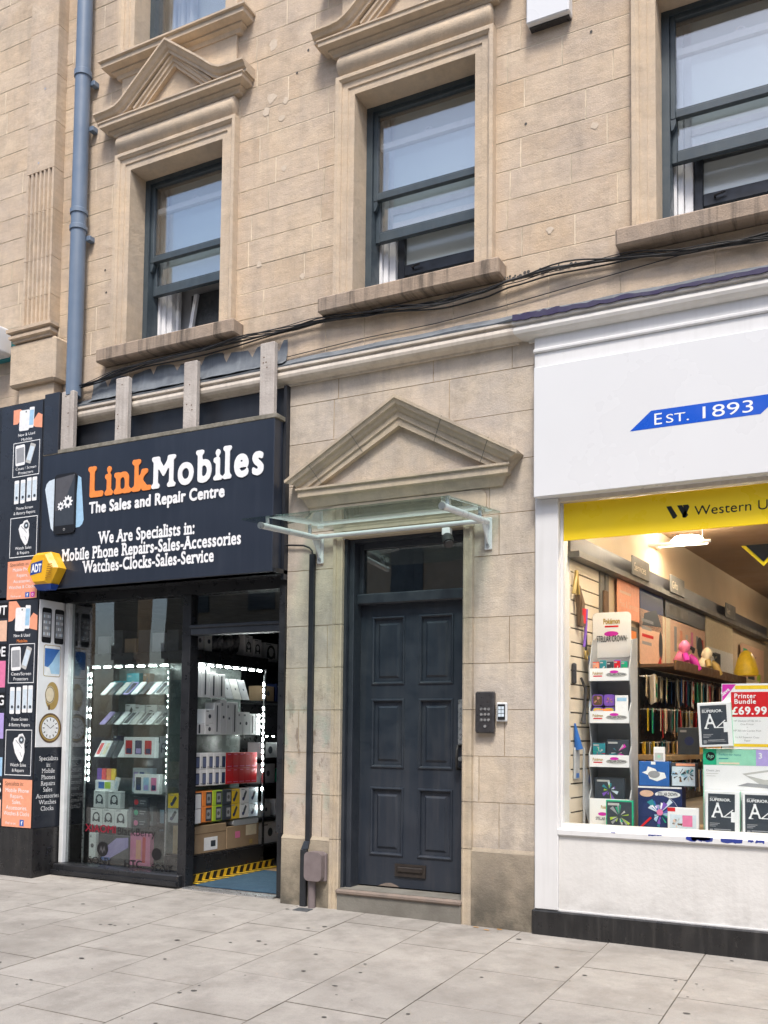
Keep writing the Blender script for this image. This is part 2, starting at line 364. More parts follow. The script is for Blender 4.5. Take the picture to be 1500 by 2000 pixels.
    def text(s, txt, a0, b0, width, cap, c, mat, bold=0., slab=0., align='L', ex=0., maxw=None, rot=0., shear=0., blur=.014, sp=1., h=.022):
        """lettering laid on the frame's plane; cap = capital height, width = full width (None: natural)"""
        C = None
        if bold or slab: V, F, C, bx0, bx1 = soft_glyphs(txt, bold, slab, blur, sp, h)
        else: V, F, bx0, bx1 = glyphs(txt, 0, 0)
        k = cap/CAPH; kx = k if width is None else width/(bx1-bx0)
        W = (bx1-bx0)*kx
        if maxw and W > maxw: kx *= maxw/W; W = maxw
        sh = {'L': 0, 'C': -W/2, 'R': -W}[align]
        cr, sr = math.cos(rot), math.sin(rot)
        def T(x, y, cc):
            X = (x-bx0)*kx+sh+shear*y*k; Y = y*k
            return (a0+X*cr-Y*sr, b0+X*sr+Y*cr, cc)
        s.add([T(q[0], q[1], c+ex) for q in V], F, mat)
        if ex:
            P = []; Q = []
            for (p0, p1) in C or []:
                q = len(P); P += [T(*p0, c+ex), T(*p1, c+ex), T(*p1, c), T(*p0, c)]; Q.append((q, q+1, q+2, q+3))
            s.add(P, Q, mat)
    def build(s, name, parent=None, org=None, bev=0, recalc=False):
        me = bpy.data.meshes.new(name)
        if parent is None:
            if org is None:
                xs = [v.x for v in s.v]; ys = [v.y for v in s.v]; zs = [v.z for v in s.v]
                org = Vector(((min(xs)+max(xs))/2, (min(ys)+max(ys))/2, min(zs)))
            o = Vector(org)
        else: o = ORIG[parent.name]
        me.from_pydata([tuple(v-o) for v in s.v], [], s.f)
        for sl in s.slots: me.materials.append(M[sl])
        me.polygons.foreach_set('material_index', s.m); me.polygons.foreach_set('use_smooth', s.sm)
        if any(t != .5 for t in s.t) or any(s.j):
            a = me.attributes.new('tone', 'FLOAT', 'FACE'); a.data.foreach_set('value', s.t)
            a = me.attributes.new('joint', 'FLOAT', 'FACE'); a.data.foreach_set('value', s.j)
        if recalc:
            bm = bmesh.new(); bm.from_mesh(me); bmesh.ops.remove_doubles(bm, verts=bm.verts, dist=1e-5)
            bmesh.ops.recalc_face_normals(bm, faces=bm.faces); bm.to_mesh(me); bm.free()
        me.update()
        ob = bpy.data.objects.new(name, me); COL.objects.link(ob)
        if parent is None: ob.location = o
        else: ob.parent = parent
        ORIG[ob.name] = o
        if bev:
            md = ob.modifiers.new('edge', 'BEVEL'); md.width = bev; md.segments = 2; md.limit_method = 'ANGLE'; md.angle_limit = R(40)
        return ob
def tag(o, label, cat, group=None, kind=None):
    o['label'] = label
    if cat: o['category'] = cat
    if group: o['group'] = group
    if kind: o['kind'] = kind
    return o
def thing(name, label, cat, loc=(0, 0, 0), group=None):
    o = bpy.data.objects.new(name, None); COL.objects.link(o); o.location = loc; o.empty_display_size = .1
    ORIG[o.name] = Vector(loc); return tag(o, label, cat, group)

# ---- lettering: the built-in font turned into flat meshes, optionally emboldened and given slab serifs
_G = {}
def _fontmesh(txt, off, sp=1.):
    cu = bpy.data.curves.new('t', 'FONT'); cu.body = txt; cu.size = 1; cu.fill_mode = 'FRONT'; cu.offset = off; cu.space_character = sp; cu.resolution_u = 4
    ob = bpy.data.objects.new('t', cu); COL.objects.link(ob)
    dg = bpy.context.evaluated_depsgraph_get(); dg.update()
    me = bpy.data.meshes.new_from_object(ob.evaluated_get(dg))
    V = [(v.co.x, v.co.y) for v in me.vertices]; F = [tuple(p.vertices) for p in me.polygons]
    bpy.data.objects.remove(ob); bpy.data.curves.remove(cu); bpy.data.meshes.remove(me)
    return V, F
def glyphs(txt, bold, slab, sp=1.):
    key = (txt, bold, slab, sp)
    if key in _G: return _G[key]
    V, F = _fontmesh(txt, bold, sp); V = [(x, y, 0) for x, y in V]
    if slab:
        cnt = {}
        for f in F:
            for i in range(len(f)): cnt.setdefault(frozenset((f[i], f[(i+1) % len(f)])), []).append(1)
        t = slab; lev = [(-bold, 1, 'B')]+[(h+bold, -1, k) for h, k in ((CAPH, 'C'), (XH, 'x'), (ASC, 'C'))]
        for e, c in cnt.items():
            if len(c) != 1: continue
            i, j = tuple(e); x0, x1 = sorted((V[i][0], V[j][0])); y = V[i][1]
            if abs(V[i][1]-V[j][1]) > .004 or not (.05 < x1-x0 < .30): continue
            for ly, sg, kd in lev:
                if abs(y-ly) < .006:
                    l = slab*.9; r = slab*.9 if kd in 'BC' else 0
                    k = len(V); y1 = y+sg*t*.75
                    V += [(x0-l, y, 1), (x1+r, y, 1), (x1+r, y1, 1), (x0-l, y1, 1)]; F.append((k, k+1, k+2, k+3)); break
    xs = [v[0] for v in V]
    _G[key] = (V, F, min(xs), max(xs)); return _G[key]
import numpy as np
_S = {}
def soft_glyphs(txt, bold, slab, blur, sp, h):
    key = (txt, bold, slab, blur, sp, h)
    if key in _S: return _S[key]
    V, F, x0, x1 = glyphs(txt, 0, slab, sp)
    pad = .14
    ys = [v[1] for v in V]; ox, oy = x0-pad, min(ys)-pad
    nx, ny = int((x1-x0+2*pad)/h)+1, int((max(ys)-min(ys)+2*pad)/h)+1
    g = np.zeros((ny, nx))
    for f in F:
        for i in range(1, len(f)-1):
            (ax, ay), (bx, by), (cx, cy) = [V[q][:2] for q in (f[0], f[i], f[i+1])]
            i0, i1 = int((min(ax, bx, cx)-ox)/h), int((max(ax, bx, cx)-ox)/h)+2
            j0, j1 = int((min(ay, by, cy)-oy)/h), int((max(ay, by, cy)-oy)/h)+2
            X, Y = np.meshgrid(ox+h*np.arange(i0, i1), oy+h*np.arange(j0, j1))
            d1 = (bx-ax)*(Y-ay)-(by-ay)*(X-ax); d2 = (cx-bx)*(Y-by)-(cy-by)*(X-bx); d3 = (ax-cx)*(Y-cy)-(ay-cy)*(X-cx)
            ins = ((d1 >= -1e-9) & (d2 >= -1e-9) & (d3 >= -1e-9)) | ((d1 <= 1e-9) & (d2 <= 1e-9) & (d3 <= 1e-9))
            g[j0:j1, i0:i1] = np.maximum(g[j0:j1, i0:i1], ins)
    if bold:
        r = bold/h; n = int(r)+1; g0 = g.copy()
        for dj in range(-n, n+1):
            for di in range(-n, n+1):
                if dj*dj+di*di <= r*r: g = np.maximum(g, np.roll(np.roll(g0, dj, 0), di, 1))
    n = max(1, int(round(blur/h)))
    for _ in range(2):
        for ax in (0, 1):
            g = sum(np.roll(g, d, ax) for d in range(-n, n+1))/(2*n+1)
    g = g-.5; P = []; Fc = []; C = []
    for j in range(ny-1):
        run = None
        for i in range(nx-1):
            v = (g[j, i], g[j, i+1], g[j+1, i+1], g[j+1, i]); full = min(v) > 0
            if full and run is None: run = i
            if run is not None and (not full or i == nx-2):
                e = i if not full else i+1
                k = len(P); P += [(ox+h*run, oy+h*j), (ox+h*e, oy+h*j), (ox+h*e, oy+h*(j+1)), (ox+h*run, oy+h*(j+1))]; Fc.append((k, k+1, k+2, k+3)); run = None
            if full or max(v) <= 0: continue
            cor = [(ox+h*i, oy+h*j), (ox+h*(i+1), oy+h*j), (ox+h*(i+1), oy+h*(j+1)), (ox+h*i, oy+h*(j+1))]; pts = []; cut = []
            for q in range(4):
                a, b = v[q], v[(q+1) % 4]
                if a > 0: pts.append(cor[q])
                if (a > 0) != (b > 0):
                    t = a/(a-b); p = (cor[q][0]+(cor[(q+1) % 4][0]-cor[q][0])*t, cor[q][1]+(cor[(q+1) % 4][1]-cor[q][1])*t); pts.append(p); cut.append(p)
            if len(pts) > 2: k = len(P); P += pts; Fc.append(tuple(range(k, k+len(pts))))
            if len(cut) == 2: C.append((cut[0], cut[1]))
    xs = [p[0] for p in P]
    _S[key] = (P, Fc, C, min(xs), max(xs)); return _S[key]
_v, _ = _fontmesh('H', 0); CAPH = max(p[1] for p in _v)
_v, _ = _fontmesh('x', 0); XH = max(p[1] for p in _v)
_v, _ = _fontmesh('l', 0); ASC = max(p[1] for p in _v)

# =================================================================== GROUND
def gz(x, y): return -.0081*x + .0373*y + .006
GF = Fr((0, 0, .006), (1, 0, -.0081), (0, 1, .0373), (.0081, -.0373, 1))
p = MB(GF)
PW, PL = .57, .64
for i in range(-22, 20):
    off = (.32*i) % .64
    y = -7.3 - .64 + off - .06
    while y < .30:
        y0, y1 = max(y, -7.3), min(y+PL, .30)
        if y1-y0 > .02:
            g = .0035; t = min(1, max(0, rng.gauss(.5, .28))); o = rng.uniform(-.0015, .0015); x0, x1 = i*PW, (i+1)*PW
            P = [(x0, y0, -.008), (x1, y0, -.008), (x1, y1, -.008), (x0, y1, -.008), (x0+g, y0+g, o), (x1-g, y0+g, o), (x1-g, y1-g, o), (x0+g, y1-g, o)]
            p.add(P, [(4, 5, 6, 7)], 'paving', t); p.add(P, [(0, 1, 5, 4), (1, 2, 6, 5), (2, 3, 7, 6), (3, 0, 4, 7)], 'paving', t, 1.)
        y += PL
for k in range(150):                      # trodden gum and specks, part of the paving's surface
    x, y = rng.uniform(-6, 3.2), rng.uniform(-3.0, -.05); r = rng.choice([.006, .008, .011, .014, .018])
    p.disc(x, y, r, .0026, 'gum', 9, r*rng.uniform(.6, 1))
for px, py in ((.84, -.06), (1.0, -.05), (.93, -.10)):
    p.poly([(px-.02, py-.006), (px+.02, py-.008), (px+.018, py+.006), (px-.015, py+.008)], .0042, 'leaf_orange')
tag(p.build('pavement', org=(0, 0, 0)), 'pale concrete paving slabs with dark gum spots in front of the shops', None, kind='structure')
p = MB(); p.box(-60, 60, -7.6, -7.3, -.6, -.262, 'kerb_stone')
tag(p.build('kerb'), 'grey kerb stone edging the pavement', None, kind='structure')
p = MB(); p.box(-60, 60, -14.2, -7.6, -.8, -.39, 'asphalt')
tag(p.build('road'), 'dark asphalt road behind the pavement', None, kind='structure')
p = MB(); p.box(-200, 200, -200, 200, -1.0, -.81, 'asphalt')
tag(p.build('ground'), 'ground under the street', None, kind='structure')
p = MB(); p.box(-60, 60, -18, -14.2, -.8, -.26, 'paving')
tag(p.build('pavement'), 'pavement along the far side of the road', None, kind='structure')

# =================================================================== STONE BUILDING
B = thing('stone_building', 'honey sandstone building with sash windows above the two shops and the panelled door', 'building', (0, 0, 0))
F0 = front()
WIN = (-1.86, .31, 2.50)
WZ0, WZ1, WH = 4.45, 6.0, .48
def cornice(mb, x0, x1, z0, prof, mat, dep=0.):
    """moulding along x with returned ends"""
    P = []
    for (o, u) in prof:
        P += [(x0-o, -dep, z0+u), (x0-o, -dep-o, z0+u), (x1+o, -dep-o, z0+u), (x1+o, -dep, z0+u)]
    Fc = []
    for k in range(len(prof)-1):
        for j in range(3): Fc.append((4*k+j, 4*k+j+1, 4*k+5+j, 4*k+4+j))
    n = 4*(len(prof)-1)
    Fc += [(0, 3, 2, 1), (n, n+1, n+2, n+3)]
    fr = mb.fr; mb.fr = WORLD; mb.add(P, Fc, mat); mb.fr = fr
ROWS = [4.02, 4.26, 4.48]
while ROWS[-1] < 9.2: ROWS.append(ROWS[-1]+.2085)
wb = MB(F0)
opens = [(c-WH-.06, c+WH+.06, WZ0-.02, WZ1+.06) for c in WIN] + [(c-WH-.06, c+WH+.06, 6.92, 8.4) for c in WIN]
wb.blocks(-6.5, 6.5, [(a, b) for a, b in zip(ROWS, ROWS[1:])], opens, 'sandstone', (.34, .8), .009, .004)
for (x, z, r) in ((-.93, 6.22, .055), (-.80, 6.16, .03), (-.84, 6.03, .035), (-.98, 6.12, .04), (-.92, 6.65, .05), (-.80, 5.62, .03), (-.62, 4.72, .03), (1.32, 4.62, .03), (1.62, 5.25, .03), (-1.02, 4.9, .03)):
    wb.poly([(x+r*rng.uniform(.5, 1.1)*math.cos(k*.7), z+r*rng.uniform(.5, 1.1)*math.sin(k*.7)) for k in range(9)], .0022, 'patch_mortar')
for (x, z) in ((-3.28, 6.95), (-3.33, 6.28), (-.70, 6.35), (1.6, 5.9), (-2.62, 5.2), (-2.60, 5.0), (-.6, 6.5), (1.15, 5.4)): wb.disc(x, z, .010, .119 if x < -3.1 else .0026, 'steel' if x < -3.1 else 'gum', 8)
wb.build('wall', B)
# ground floor bay with the door
lw = MB(F0)
LC = [-.1, .5, .81, 1.115, 1.425, 1.735, 2.045, 2.46, 2.74, 3.10, 3.42, 3.72, 4.02]
lw.blocks(-.712, 1.225, list(zip(LC, LC[1:])), [(-.3, .79, -.2, 2.70)], 'sandstone_lower', (.45, .95), .005, .005)
lw.box(-.712, -.70, .02, 4.0, -.30, -.006, 'sandstone_lower'); lw.box(1.20, 1.225, .02, 4.0, -.30, -.006, 'sandstone_lower')
lw.build('wall', B)
for (a, b) in ((-.712, -.30), (.79, 1.225)):
    pl = MB(F0); pl.blocks(a, b, [(-.1, .485)], [], 'sandstone_plinth', (2, 3), .004, .004, .025)
    P = [(a, .485, .025), (b, .485, .025), (b, .51, .0), (a, .51, .0)]; pl.add(P, [(0, 1, 2, 3)], 'sandstone_plinth')
    pl.box(a, b, -.1, .4845, -.05, .018, 'sandstone_plinth'); pl.build('plinth', B)
dj = MB(F0)                               # moulded stone jambs and lintel of the door, jointed like the wall beside them
prof = [(-.20, 0), (.018, 0), (.024, .012), (.018, .02), (.018, .045), (.03, .05), (.03, .072), (0, .076)]
for z0, z1 in zip([-.05]+LC[1:7], LC[1:7]+[2.67]):
    for s in (-1, 1):
        xb = -.228 if s < 0 else .717
        path = [(xb, z0+.002), (xb, z1-.002)] if s < 0 else [(xb, z1-.002), (xb, z0+.002)]
        dj.sweep(prof, path, 'sandstone_trim_low')
path = [(-.228, 2.67), (.717, 2.67)]
dj.sweep(prof, path, 'sandstone_trim_low')
for (a, b) in ((-.304, -.228), (.717, .793)): dj.box(a, b, 2.67, 2.746, -.01, .017, 'sandstone_trim_low')
dj.build('door_surround', B)
# pediment over the door
pd = MB(F0); cx = .235
sl = .567; ca = math.cos(math.atan(sl))
rk = [(.0, 0, .80), (.055, 0, .80), (.055, .045, .81), (.068, .05, .815), (.068, .085, .82), (.085, .095, .83), (.095, .115, .84), (.115, .125, .86), (.125, .15, .885), (.135, .155, .90), (.135, .175, .905), (0, .175, .905)]
P = []
for (o, u, xe) in rk:
    zt = 3.43+u/ca
    P += [(cx-xe, max(zt-sl*xe, 2.995 if u < .1 else 0), o), (cx, zt, o), (cx+xe, max(zt-sl*xe, 2.995 if u < .1 else 0), o)]
L = len(rk); Fc = []
for k in range(L-1): Fc += [(3*k, 3*k+1, 3*k+4, 3*k+3), (3*k+1, 3*k+2, 3*k+5, 3*k+4)]
Fc += [tuple(3*k for k in range(L)), tuple(3*k+2 for k in range(L))]
pd.add(P, Fc, 'sandstone_trim_low')
pd.poly([(cx-.80, 3.0), (cx+.80, 3.0), (cx, 3.45)], .012, 'sandstone_lower')
for x in (cx-.62, cx-.28, cx+.28, cx+.62):           # the joints between the raking stones
    for dx in (0,):
        sg = -1 if x < cx else 1; d = abs(x-cx); z = 3.43-sl*d
        pd.add([(x-.003, z, .070), (x+.003, z, .070), (x+.003-sg*-.086, z+.152, .1375), (x-.003-sg*-.086, z+.152, .1375)], [(0, 1, 2, 3)], 'step_stone')
cornice(pd, cx-.745, cx+.745, 2.925, [(0, 0), (.02, 0), (.035, .03), (.05, .06), (.075, .07), (.075, .115), (.09, .12), (.09, .135), (0, .14)], 'sandstone_trim_low')
pd.build('pediment', B)
fz = MB(F0); fz.rrect(-.36, .88, 2.755, 2.918, .05, .012, 'sandstone_trim_low', c0=-.002); fz.build('frieze_panel', B)
# cornice band over the ground floor
cb = MB(F0)
cb.blocks(-3.0, 6.5, [(4.07, 4.47)], [(c-.71, c+.71, 4.33, 4.5) for c in WIN], 'sandstone', (.6, 1.4), .006, .005, .016)
cb.build('string_course', B)
ct = MB(); CP = [(0, 0), (.02, 0), (.022, .014), (.045, .018), (.075, .026), (.095, .042), (.102, .062), (.098, .082), (.085, .094), (.085, .104), (.108, .108), (.108, .125), (0, .13)]
cornice(ct, -2.86, 1.09, 3.875, [(o*.9, u) for o, u in CP], 'cream_paint'); ct.build('cornice', B)
ct = MB(); cornice(ct, 1.20, 6.4, 3.868, CP, 'cornice_white')
for k, (x0, x1) in enumerate([(1.10, 1.42), (1.42, 1.95), (1.95, 2.5), (2.5, 3.3)]):
    h = (.040, .026, .018, .022)[k]; ct.fr = F0; nj = 12; ct.prism([(x0+(x1-x0)*q/nj, 3.985+rng.uniform(0, .012)) for q in range(nj+1)]+[(x1-(x1-x0)*q/nj, 3.999+h*rng.uniform(.55, 1)) for q in range(nj+1)], .1085, .1205, 'purple_paint'); ct.fr = WORLD
ct.build('cornice', B)
cp = MB(F0)
n = 60; rowsP = []
for i in range(n+1):
    x = -2.9+9.3*i/n; d = .004*math.sin(i*1.7)
    rowsP += [(x, 3.998, .095 if x < 1.1 else .112), (x, 4.012+d, .10 if x < 1.1 else .118), (x, 4.045+d*.5, .05), (x, 4.085+d, .012)]
cp.add(rowsP, [(4*i+j, 4*i+4+j, 4*i+5+j, 4*i+1+j) for i in range(n) for j in range(3)], 'lead', smooth=False)
cp.build('lead_flashing', B)

def profile_arch(mb, cx, z0, z1, hw, dep, mat):
    prof = [(-dep, 0), (.028, 0), (.028, .05), (.038, .054), (.038, .098), (.05, .102), (.058, .112), (.066, .118), (.066, .145), (0, .147)]
    mb.sweep(prof, [(cx-hw, z0), (cx-hw, z1), (cx+hw, z1), (cx+hw, z0)], mat)
def make_window(cx, k):
    hw = WH
    w = MB(F0)                                               # box frame of the sash window
    w.box(cx-hw-.03, cx-hw+.05, WZ0, WZ1+.03, -.30, -.165, 'sash_paint'); w.box(cx+hw-.05, cx+hw+.03, WZ0, WZ1+.03, -.30, -.165, 'sash_paint')
    w.box(cx-hw+.05, cx+hw-.05, WZ1-.035, WZ1+.03, -.30, -.167, 'sash_paint'); w.box(cx-hw+.05, cx+hw-.05, WZ0-.02, WZ0+.035, -.30, -.16, 'sash_paint')
    wn = w.build('window', B)
    def sash(z0, z1, c, brail, trail, mat2, horns):
        s = MB(F0); l, r = cx-hw+.05, cx+hw-.05
        s.bbox(l, l+.035, z0, z1, c-.04, c, 'sash_paint'); s.bbox(r-.035, r, z0, z1, c-.04, c, 'sash_paint')
        s.bbox(l+.035, r-.035, z0, z0+brail, c-.04, c+.004, 'sash_paint'); s.bbox(l+.035, r-.035, z1-trail, z1, c-.04, c+.002, mat2)
        s.box(l+.035, r-.035, z0+brail, z0+brail+.012, c-.02, c-.005, 'sash_paint')
        if horns:
            for x in (l-.0, r-.035): s.prism([(x, z0), (x+.035, z0), (x+.035, z0-.03), (x+.02, z0-.065), (x+.006, z0-.075)], c-.035, c-.004, 'sash_paint')
        s.build('sash', wn)
        g = MB(F0); g.box(l+.03, r-.03, z0+brail-.005, z1-trail+.005, c-.024, c-.018, 'window_glass'); g.build('pane', wn)
    sash(5.268, 5.965, -.185, .05, .03, 'sash_paint', True)
    lz = (4.985, 4.955, 4.985)[k]
    sash(lz+.01, lz+.78, -.232, .072, .05, 'pvc_white', False)
    fs = MB(F0); fs.tube([(cx-.03, lz+.782, -.245), (cx-.02, lz+.80, -.245), (cx, lz+.812, -.245), (cx+.02, lz+.80, -.245), (cx+.03, lz+.782, -.245)], .006, 'pvc_white', 6)
    fs.bbox(cx-.04, cx+.04, lz+.78, lz+.79, -.26, -.235, 'pvc_white'); fs.build('fastener', wn)
    sur = MB(F0); profile_arch(sur, cx, WZ0+.01, WZ1, hw, .30, 'sandstone_trim'); sur.build('surround', wn)
    s = MB(F0)
    s.bbox(cx-.715, cx+.70, 4.335, WZ0+.002, -.05, .135, 'sill_stone', .012); s.build('sill', wn)
    # frieze and pediment
    f = MB(F0); prof = [(0, 6.15)]
    prof = [(.028+.062*math.sin(math.pi*(.08+.84*t/12)), 6.148+.170*t/12) for t in range(13)]
    P = []
    for o, z in prof: P += [(cx-.585-o*.35, z, 0), (cx-.585-o*.35, z, o*.8), (cx-.575-o*.3, z, o), (cx+.575+o*.3, z, o), (cx+.585+o*.35, z, o*.8), (cx+.585+o*.35, z, 0)]
    f.add(P, [(6*i+j, 6*i+j+1, 6*i+7+j, 6*i+6+j) for i in range(12) for j in range(5)], 'sandstone_trim', smooth=True); f.build('frieze', wn)
    pt = MB(F0)
    cornice_f(pt, cx-.60, cx+.60, 6.318, [(0, 0), (.05, 0), (.06, .02), (.085, .03), (.085, .045), (.14, .055), (.14, .085), (.15, .09), (.15, .10), (0, .105)])
    half = [(-.765, 6.44), (-.60, 6.442), (-.52, 6.452), (-.45, 6.485), (-.385, 6.535), (-.32, 6.59), (0, 6.85)]
    path = [(cx-.02+x, z) for x, z in half] + [(cx-x, z) for x, z in half[-2::-1]]
    pt.sweep([(0, -.02), (.12, -.02), (.12, .0), (.14, .01), (.155, .03), (.175, .04), (.175, .055), (0, .058)], path, 'sandstone_trim')
    pt.sweep([(0, 0), (.07, 0), (.07, .022), (.085, .026), (.085, .05), (.1, .056), (.1, .075), (0, .08)], [(cx-.36, 6.425), (cx, 6.735), (cx+.36, 6.425)], 'sandstone_trim')
    pt.poly([(cx-.37, 6.42), (cx+.37, 6.42), (cx, 6.745)], .02, 'sandstone_trim')
    pt.prism([(cx+x, z) for x, z in half]+[(cx-x, z) for x, z in half[-2::-1]]+[(cx+.765, 6.42), (cx-.765, 6.42)], -.01, .006, 'sandstone_trim')
    pt.build('pediment', wn)
    ap = MB(F0); ap.bbox(cx-.60, cx+.60, 6.43, 6.86, -.02, .032, 'sandstone_trim', .006); ap.build('apron_panel', wn)
    # inside: white linings, the dark inner casement with panes coloured pale like reflected sky, curtain
    ln = MB(F0)
    for (x, t) in ((cx-hw-.01, .035), (cx-hw+.025, .045), (cx-hw+.07, .04), (cx-hw+.11, .055)):
        ln.bbox(x, x+t-.004, 4.42, 6.05, -.44+(x-cx+hw)*.2, -.29+(x-cx+hw)*-.55, 'pvc_white')
    ln.bbox(cx+hw-.06, cx+hw+.02, 4.42, 6.05, -.44, -.31, 'pvc_white'); ln.box(cx-hw, cx+hw, 6.0, 6.06, -.44, -.31, 'pvc_white')
    ln.build('lining', wn)
    ic = MB(F0); l, r = cx-hw+.165, cx+hw-.05
    if k != 0:
        ic.bbox(l, l+.055, 4.42, 6.0, -.44, -.385, 'anthracite'); ic.bbox(l+.055, r, 4.42, 4.50, -.44, -.387, 'anthracite')
        ic.bbox(l+.055, r, 4.745, 4.83, -.44, -.387, 'anthracite'); ic.bbox(l+.055, r, 5.93, 6.0, -.44, -.387, 'anthracite')
        ic.bbox(l+.0, r, 5.075, 5.125, -.301, -.287, 'pvc_white'); ic.bbox(l+.0, r, 5.185, 5.23, -.301, -.288, 'pvc_white')
        ic.tube([(l+.13, 4.79, -.385), (l+.13, 4.79, -.36), (l+.20, 4.80, -.355)], .008, 'dark_metal', 6)
    else:
        ic.prism([(l+.10, 4.42), (l+.135, 4.42), (l+.24, 5.02), (l+.205, 5.02)], -.42, -.39, 'pvc_white')
        ic.bbox(l+.0, l+.03, 4.42, 6.0, -.44, -.40, 'pvc_white')
        ic.bbox(l+.03, r, 5.10, 5.14, -.44, -.40, 'pvc_white')
    ic.build('inner_frame', wn)
    ip = MB(F0); ip.rect(l+.0, r+.03, 5.06, 6.02, -.302, 'painted_sky_pane')
    if k: ip.rect(l+.03, r, 4.44, 5.06, -.425, 'painted_sky_pane')
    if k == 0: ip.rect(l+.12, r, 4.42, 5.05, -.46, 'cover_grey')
    ip.build('inner_sky_pane', wn)
    rm = MB(F0)
    for q in (((cx-.9, 4.2, -.50), (cx+.9, 4.2, -.50), (cx+.9, 6.4, -.50), (cx-.9, 6.4, -.50)),):
        rm.add(q, [(0, 1, 2, 3)], 'room_grey')
    for (a, b) in (((cx-.55, -.30), (cx-.55, -.5)), ((cx+.55, -.30), (cx+.55, -.5))):
        rm.add([(a[0], 4.3, a[1]), (b[0], 4.3, b[1]), (b[0], 6.2, b[1]), (a[0], 6.2, a[1])], [(0, 1, 2, 3)], 'room_grey')
    for z in (4.35, 6.15): rm.add([(cx-.55, z, -.30), (cx+.55, z, -.30), (cx+.55, z, -.5), (cx-.55, z, -.5)], [(0, 1, 2, 3)], 'room_grey')
    rm.build('room_lining', wn)
    return wn
def cornice_f(mb, x0, x1, z0, prof):
    cornice(mb, x0, x1, z0, prof, 'sandstone_trim')
def make_upper(cx):
    hw = WH; z0 = 6.95
    w = MB(F0)
    w.box(cx-hw-.03, cx-hw+.05, z0, 8.4, -.30, -.165, 'sash_paint'); w.box(cx+hw-.05, cx+hw+.03, z0, 8.4, -.30, -.165, 'sash_paint')
    w.box(cx-hw+.05, cx+hw-.05, z0-.02, z0+.07, -.30, -.17, 'sash_paint'); w.box(cx-hw+.05, cx+hw-.05, 8.35, 8.43, -.30, -.165, 'sash_paint')
    w.box(cx-hw+.05, cx+hw-.05, 7.72, 7.78, -.28, -.19, 'sash_paint')
    wn = w.build('window', B)
    g = MB(F0); g.box(cx-hw+.04, cx+hw-.04, z0+.06, 8.36, -.222, -.216, 'window_glass'); g.build('pane', wn)
    s = MB(F0); profile_arch(s, cx, z0, 8.4, hw, .30, 'sandstone_trim'); s.build('surround', wn)
    s = MB(); cornice(s, cx-.60, cx+.60, 6.83, [(0, 0), (.04, 0), (.05, .03), (.08, .045), (.08, .06), (.14, .075), (.14, .115), (.16, .12), (.16, .135), (0, .14)], 'sandstone_trim'); s.build('sill', wn)
    c = MB(F0)
    for i in range(6): c.bbox(cx-hw+.05+.05*i, cx-hw+.09+.05*i, z0, 8.4, -.40, -.34+.02*(i % 2), 'curtain', .015)
    c.build('curtain', wn)
    q = MB(F0); q.rect(cx-.55, cx+.55, 6.9, 8.45, -.44, 'painted_sky_pane'); q.build('inner_sky_pane', wn)
for k, c in enumerate(WIN): make_window(c, k); make_upper(c)
# giant pilaster with its fluted foot and pedestal
ps = MB(F0); x0, x1 = -3.475, -3.14; c1 = .117
def strip(z0, z1, fl):
    pts = [(x0, 0), (x0, c1)]
    if fl:
        nfl = 6; wv = (x1-x0-.03)/nfl
        for i in range(nfl):
            a = x0+.015+i*wv+.009; b = a+wv-.018
            pts += [(a, c1)]+[(a+(b-a)*t/6, c1-.036*math.sin(math.pi*t/6)) for t in range(1, 6)]+[(b, c1)]
    pts += [(x1, c1), (x1, 0)]
    n = len(pts); V = [(x, z0, c) for x, c in pts]+[(x, z1, c) for x, c in pts]
    ps.add(V, [(i, i+1, n+i+1, n+i) for i in range(n-1)]+[tuple(range(n)), tuple(range(n, 2*n))], 'sandstone', min(1, max(0, rng.gauss(.5, .25))))
zz = 4.80
for z1 in (5.06, 5.40, 5.83, 6.20): strip(zz+.002, z1-.002, True); zz = z1
for z1 in (6.62, 7.05, 7.5, 7.95, 8.4, 9.2): strip(zz+.002, z1-.002, False); zz = z1
cornice(ps, x0+.0, x1-.0, 4.66, [(.06, 0), (.06, .02), (.085, .03), (.085, .055), (.07, .06), (.07, .075), (.10, .085), (.10, .115), (.02, .14)], 'sandstone', .10)
ps.bbox(-3.58, -3.03, 4.27, 4.655, -.02, .15, 'sandstone_trim', .02); ps.box(-3.50, -3.08, 4.08, 4.268, -.02, .10, 'sandstone_trim')
ps.build('pilaster', B)
# door, frame and step
df = MB(F0)
df.box(-.228, -.205, .155, 2.67, -.165, -.012, 'frame_paint'); df.box(.694, .717, .155, 2.67, -.165, -.05, 'frame_paint')
df.bbox(-.205, -.165, .155, 2.665, -.165, -.045, 'frame_paint'); df.box(-.205, .694, 2.645, 2.668, -.165, -.05, 'frame_paint')
df.bbox(-.205, .694, 2.195, 2.275, -.175, -.10, 'frame_paint', .01); df.bbox(-.165, -.13, 2.275, 2.645, -.165, -.12, 'frame_paint'); df.bbox(.655, .694, 2.275, 2.645, -.165, -.12, 'frame_paint')
df.box(-.13, .655, 2.605, 2.645, -.165, -.12, 'frame_paint')
df.build('door_frame', B)
tg = MB(F0); tg.box(-.14, .67, 2.27, 2.62, -.150, -.144, 'window_glass'); tg.build('transom_pane', B)
tb = MB(F0); tb.box(-.30, .79, -.05, 2.9, -1.3, -1.25, 'wall_dark'); tb.box(-.30, -.26, -.05, 2.9, -1.25, -.25, 'wall_dark'); tb.box(.75, .79, -.05, 2.9, -1.25, -.25, 'wall_dark'); tb.box(-.26, .75, 2.80, 2.9, -1.25, -.05, 'wall_dark'); tb.build('hall_wall', B)
dm = MB(F0); cd = -.165
cols = ((-.075, .195), (.305, .575)); rows = ((1.61, 2.11), (1.01, 1.51), (.385, .875))
